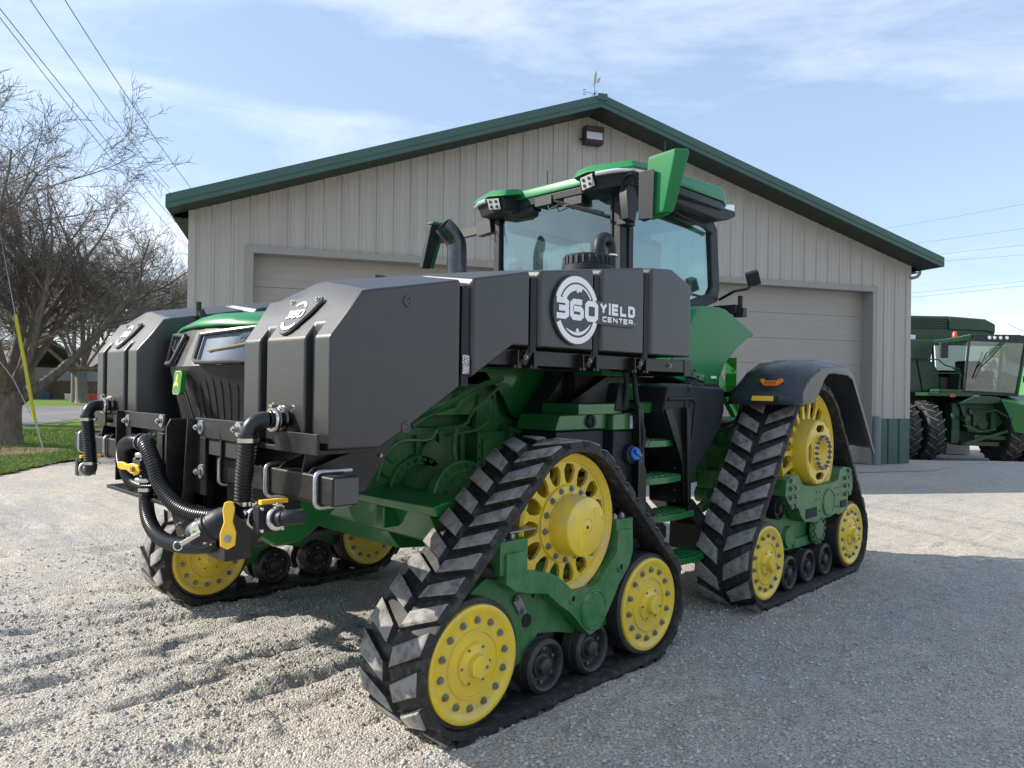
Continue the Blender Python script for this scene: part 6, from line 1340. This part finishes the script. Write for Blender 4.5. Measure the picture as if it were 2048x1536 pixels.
# ================================================================== bare trees
def bark(name, col, var): return mat(name, col, .9, var=var, vscale=14, bump=.8, bscale=30, aniso=(1, 1, .25))
M['bark'] = bark('bark', (.11, .092, .075), (.21, .185, .16)); M['twig'] = mat('twig', (.115, .10, .088), .9, var=(.19, .17, .15), vscale=3)
def tree(name, pos, label, cat, seed, H, trunk_r, trunk_h, limbs, spread, levels, ncs, tr=.006, droop=0, group=None, lens=None, twigcol=None, up=.25, bias=(0, 0)):
    rg = random.Random(seed); P = {}; 
    def seg(tubes, pts, rad): tubes.append((pts, rad))
    trunk, twigs = [], []
    def grow(p, d, L_, r, lv):
        n = 7 if lv < 2 else (5 if lv < 4 else 3); pts = [p]; rad = [r]; q = p.copy(); dd = d.copy()
        for i in range(n):
            dd = (dd+Vector((rg.gauss(0, .10+.03*lv), rg.gauss(0, .10+.03*lv), rg.gauss(0, .08)+up*.16-droop*.05))).normalized()
            q = q+dd*(L_/n); pts.append(q.copy()); rad.append(max(tr*.55, r*(1-.62*(i+1)/n)))
        (trunk if lv < 2 else twigs).append((pts, rad))
        if lv >= levels: return
        nc = ncs[lv]
        for k in range(nc):
            t = .22+.78*(k+rg.random())/nc if lv > 0 else .35+.65*(k+rg.random())/nc
            i = min(n-1, int(t*n)); f = t*n-i; pp = pts[i].lerp(pts[i+1], f); rr = rad[i]*(1-f)+rad[i+1]*f
            ax = (pts[i+1]-pts[i]).normalized(); o_ = ax.orthogonal().normalized(); o_.rotate(Matrix.Rotation(rg.random()*2*pi, 3, ax))
            an = radians(rg.uniform(24, 58)); nd = (ax*cos(an)+o_*sin(an)).normalized()
            grow(pp, nd, L_*rg.uniform(.42, .68)*(1.0-.25*t), max(tr, rr*.62), lv+1)
        
    base = Vector((0, 0, -.05)); th = Vector((rg.uniform(-.05, .05), rg.uniform(-.05, .05), 1)).normalized()
    tp = [base, base+th*.10, base+th*.4, base+th*trunk_h*.6, base+th*trunk_h]; tr_ = [trunk_r*1.55, trunk_r*1.2, trunk_r*1.02, trunk_r*.95, trunk_r*1.0]
    trunk.append((tp, tr_))
    for k in range(limbs):
        a = 2*pi*(k+rg.uniform(-.3, .3))/limbs; s_ = spread*rg.uniform(.45, 1.15) if k else .1
        d = Vector((cos(a)*s_+bias[0], sin(a)*s_+bias[1], 1)).normalized()
        grow(base+th*trunk_h*rg.uniform(.62, 1.0), d, (H-trunk_h)*rg.uniform(.62, .86), trunk_r*rg.uniform(.20, .44), 0)
    def mesh(tubes, nside, nm, mt, par):
        V = []; F = []; o = 0; an = [2*pi*j/nside for j in range(nside)]
        for pts, rad in tubes:
            k = len(pts); d = (pts[-1]-pts[0]).normalized(); a = d.orthogonal().normalized(); b_ = d.cross(a)
            for p, r in zip(pts, rad):
                for t in an: V.append(tuple(p+a*(cos(t)*r)+b_*(sin(t)*r)))
            for i in range(k-1):
                for j in range(nside): F.append((o+i*nside+j, o+i*nside+(j+1) % nside, o+(i+1)*nside+(j+1) % nside, o+(i+1)*nside+j))
            o += k*nside
        return mesh_np(nm, np.array(V), np.array(F), mt, parent=par, smooth=True)
    T_ = thing(name, pos, label, cat, group, local=True)
    mesh(trunk, 9, 'trunk', M['bark'], T_); mesh(twigs, 3, 'crown', twigcol or M['twig'], T_)
    return T_
x, y = vp(12, 18); tree('bare_tree', (x, y, 0), 'big leafless tree with several upright limbs beside the yellow guy wire guard', 'tree', 5, 7.3, .36, 1.40, 14, 1.05, 4, [8, 7, 7, 5], tr=.0038, up=.34, bias=(.05, -.02))
x, y = vp(-235, 27); tree('bare_tree', (x, y, 0), 'tall leafless tree with gnarled branches at the top left edge of the photo', 'tree', 11, 15.5, .42, 4.0, 7, .8, 4, [8, 7, 6, 5], tr=.011, up=.1)
M['twig2'] = mat('dull_twig', (.15, .128, .11), .9)
far = [(165, 55, 13, 21, 'leafless tree with a straight grey trunk in front of the wooden fence'), (290, 47, 11, 22, 'dense leafless tree behind the road, close to the left wall of the shed'), (60, 62, 13, 23, 'hazy leafless tree behind the grey house, left of the fence'), (230, 64, 12, 24, 'leafless tree behind the fence between the straight trunk and the shed'), (345, 60, 12, 25, 'leafless tree just left of the shed wall, farthest back')]
for px, d, H, sd_, lb in far:
    x, y = vp(px, d); tree('bare_tree', (x, y, 0), lb, 'tree', sd_, H, .30 if px != 165 else .42, 2.6, 7, .75, 4, [8, 7, 6, 4], tr=.012, twigcol=M['twig2'], up=.15)
for (px, d, H, sd_, lb) in ((2100, 95, 9, 31, 'distant leafless tree behind the harvesters at the right edge'), (2010, 110, 8, 32, 'distant leafless tree seen through the combine cab')):
    x, y = vp(px, d); tree('bare_tree', (x, y, -.6), lb, 'tree', sd_, H, .28, 2.0, 6, .8, 3, [6, 6, 5], tr=.03, twigcol=M['twig2'])
# distant tree line closing the horizon
def treeline(name, pxs, d, h0, h1, label, n, seed, col):
    rg = np.random.default_rng(seed); k = n; px = pxs[0]+(pxs[1]-pxs[0])*rg.random(k); dd = d*(1+.25*rg.random(k)); r = (px-1024)/1480*dd
    x = dd*cos(PSI)+r*sin(PSI); y = dd*sin(PSI)-r*cos(PSI); hh = h0+(h1-h0)*vnoise(px*.02, px*0+3., seed); z = hh*rg.random(k)**.8; L_ = h1*.16*(.4+rg.random(k))
    dx = (rg.random(k)-.5)*.8; dz = .4+rg.random(k)*.8; w_ = d*.00035
    A = np.stack([x-w_, y+w_, z-.5], -1); Bq = np.stack([x+w_, y-w_, z-.5], -1); C_ = np.stack([x+dx*L_*sin(PSI), y-dx*L_*cos(PSI), z-.5+dz*L_], -1)
    o = mesh_np(name, np.stack([A, Bq, C_], 1).reshape(-1, 3), np.arange(3*k).reshape(-1, 3), col); tag(o, label, 'woodland', kind='stuff')
treeline('far_trees', (-700, 900), 150, 5, 11, 'far leafless woodland along the horizon on the left', 26000, 50, M['twig2'])
treeline('far_trees', (1700, 2700), 170, 3, 7, 'far leafless scrub along the horizon on the right', 16000, 51, M['twig2'])

# ================================================================== house, fence, bins, pole, wires
HR = PSI-pi/2
def placed(name, px, d, label, cat, rz=HR, z=0): x, y = vp(px, d); return thing(name, (x, y, z), label, cat, rz=rz, local=True)
M['lap'] = mat('grey_lap_siding', (.20, .195, .185), .7, var=(.23, .22, .21), vscale=.6); M['shingle'] = mat('roof_shingle', (.13, .115, .105), .85, var=(.18, .16, .14), vscale=8)
M['fencewood'] = mat('fence_wood', (.15, .105, .075), .85, var=(.22, .16, .12), vscale=3, aniso=(6, 6, .6))
def house(px, d, w_, h, rise, label, winx, dep=9, rz=HR-.15):
    Hh = placed('house', px, d, label, 'house', rz)
    b = MB(); b.box(-w_/2, w_/2, 0, dep, 0, h)
    for i in range(int(h/.2)): b.box(-w_/2-.0, w_/2, -.018, .002, i*.2+.02, i*.2+.17)
    b.build('wall', M['lap'], Hh, smooth=0)
    b = MB(); b.prism([(-.5, h-.05), (dep/2, h+rise), (dep+.5, h-.05), (dep+.5, h+.1), (dep/2, h+rise+.15), (-.5, h+.1)], 'X', -w_/2-.4, w_/2+.4); b.build('roof', M['shingle'], Hh, smooth=0)
    for x in winx:
        b = MB(); b.box(x-.5, x+.5, -.06, -.02, 1.1, 2.2); wn = b.build('window', M['white'], Hh, smooth=0)
        b = MB(); b.box(x-.42, x+.42, -.075, -.062, 1.18, 2.12); b.build('pane', M['lampglass'], wn, smooth=0)
house(95, 79, 9, 2.7, 2.2, 'low grey house with lap siding behind the fence, beside the big tree', [-2.5, 0, 2.2])
house(-75, 64, 9, 2.8, 2.4, 'grey house partly hidden behind the big bare tree at the left edge', [-1, 1.6])
house(260, 92, 16, 2.6, 2.2, 'long low house with a brown roof far behind the wooden fence', [-5, -1, 3])
x0, y0 = vp(72, 68); x1, y1 = vp(290, 66)
F_ = thing('wooden_fence', (x0, y0, 0), 'brown vertical board fence across the road in front of the houses', 'fence', rz=atan2(y1-y0, x1-x0), local=True)
Lf = math.hypot(x1-x0, y1-y0); b = MB(); i = 0
while i*.15 < Lf: hh = 1.65+random.uniform(-.03, .03); b.box(i*.15, i*.15+.142, 0, .025, .03, hh); i += 1
b.box(0, Lf, .026, .07, .4, .5); b.box(0, Lf, .026, .07, 1.3, 1.4); b.build('board_panel', M['fencewood'], F_, smooth=0)
for k in range(int(Lf/2.4)+1): b = MB(); b.box(k*2.4, k*2.4+.09, .072, .16, 0, 1.6); b.build('post', M['fencewood'], F_, smooth=0)
for (px, d, w_, h, col, lb) in ((90, 64, .85, .48, (.03, .06, .16), 'blue plastic storage bin on the grass in front of the fence'), (136, 63, .55, .45, (.6, .62, .6), 'white box on the grass beside the utility pole'), (184, 60, .60, .50, (.5, .02, .03), 'red box on the grass just left of the far black tank')):
    x, y = vp(px, d); b = MB(); b.prism([(-w_/2+.03, 0), (w_/2-.03, 0), (w_/2, h), (-w_/2, h)], 'Y', 0, .45); b.box(-w_/2-.03, w_/2+.03, -.03, .48, h-.03, h+.05)
    for q in (-.25, 0, .25): b.box(q*w_-.015, q*w_+.015, -.02, .0, .04, h-.06)
    o = b.build('storage_bin', mat('bin_paint', col, .5), None, bevel=.015); o.location = (x, y, .02); o.rotation_euler = (0, 0, HR); tag(o, lb, 'bin')
x, y = vp(147, 56); b = MB(); b.lathe((0, 0, 0), (0, 0, 1), [(-.1, .17), (0, .17), (9, .12), (9.02, 0)], 14)
o = b.build('utility_pole', mat('weathered_pole', (.22, .20, .18), .9, var=(.30, .28, .25), vscale=6, aniso=(1, 1, .15)), None); o.location = (x, y, 0); tag(o, 'weathered grey utility pole standing by the fence across the road', 'pole')
# guy wire with yellow guard
p0 = Vector((*vp(90, 18.6), 0)); top = Vector((*vp(-30, 20.6), 8.5)); d_ = (top-p0).normalized()
A_ = p0+d_*.0
pA = Vector((*vp(90, 16.3), .02)); pB = Vector((*vp(72, 16.3), .68)); pC = Vector((*vp(28, 16.4), 3.06))
gw = thing('guy_wire', tuple(pA), 'steel guy wire with a long yellow plastic guard beside the big bare tree', 'guy wire')
b = MB(); b.tube([pA, pB, pC, pC+(pC-pB)*1.8], .009, 6); b.tube([pA+Vector((.02, .03, 0)), pB+Vector((.02, .02, 0))], .008, 6); b.build('wire', M['zinc'], gw)
b = MB(); b.tube([pB, pB.lerp(pC, .5)+Vector((0.01, .01, 0)), pC], .038, 10); b.build('guard', mat('guard_yellow', (.55, .50, .03), .55), gw)
b = MB(); b.tube([pB+Vector((.05, .05, -.1)), pB.lerp(pC, .4)+Vector((-.22, .2, 0)), pB.lerp(pC, .8)+Vector((-.62, .55, 0)), pC+Vector((-1.0, .9, 1.5))], .008, 5); b.build('wire', M['zinc'], gw)
# overhead lines
M['wire'] = mat('overhead_wire', (.06, .06, .065), .6)
def wire(px0, py0, d0, px1, py1, d1, label, r=.010, sag=.25, grp=None, ext=(.35, .25)):
    def w3(px, py, d): x, y = vp(px, d); return Vector((x, y, 1.6+(768+.014*(px-1024)+7-py)/1480*d))
    a = w3(px0, py0, d0); b_ = w3(px1, py1, d1); d = b_-a; a = a-d*ext[0]; b_ = b_+d*ext[1]
    pts = [a.lerp(b_, i/24)-Vector((0, 0, sag*4*(i/24)*(1-i/24)-sag)) for i in range(25)]
    m_ = MB(); m_.tube([p-pts[0] for p in pts], r, 5); o = m_.build('power_line', M['wire'], None); o.location = pts[0]; tag(o, label, 'power line', grp)
wire(113, 0, 14, 372, 378, 25, 'upper power line crossing the sky at left, ending just above the shed eave', .009)
wire(43, 0, 14, 300, 345, 25, 'power line crossing the sky at left, second from the shed', .009)
wire(0, 40, 14, 365, 470, 30, 'lower left power line, upper one of the close pair through the tree', .009)
wire(0, 58, 14, 360, 492, 30, 'lower left power line, lower one of the close pair through the tree', .008)
for k, (a, b_, lb) in enumerate(((455, 408, 'topmost faint power line right of the shed roof'), (493, 457, 'second faint power line from the top, right of the shed'), (518, 490, 'third faint power line from the top, right of the shed'), (529, 510, 'fourth faint power line from the top, right of the shed'), (590, 563, 'fifth faint power line, just above the combine'), (599, 572, 'lowest faint power line, just above the combine'))):
    wire(1780, a, 90, 2048, b_, 70, lb, .013, .1)
# repeats of a kind share a group phrase
for o in SC.objects:
    if o.parent is None and 'category' in o.keys():
        gph = {'tree': 'bare trees around the yard', 'bin': 'boxes on the grass by the wooden fence', 'power line': 'overhead power lines', 'house': 'grey houses across the road', 'harvester': 'harvesters parked beyond the shed'}.get(o['category'])
        if gph: o['group'] = gph
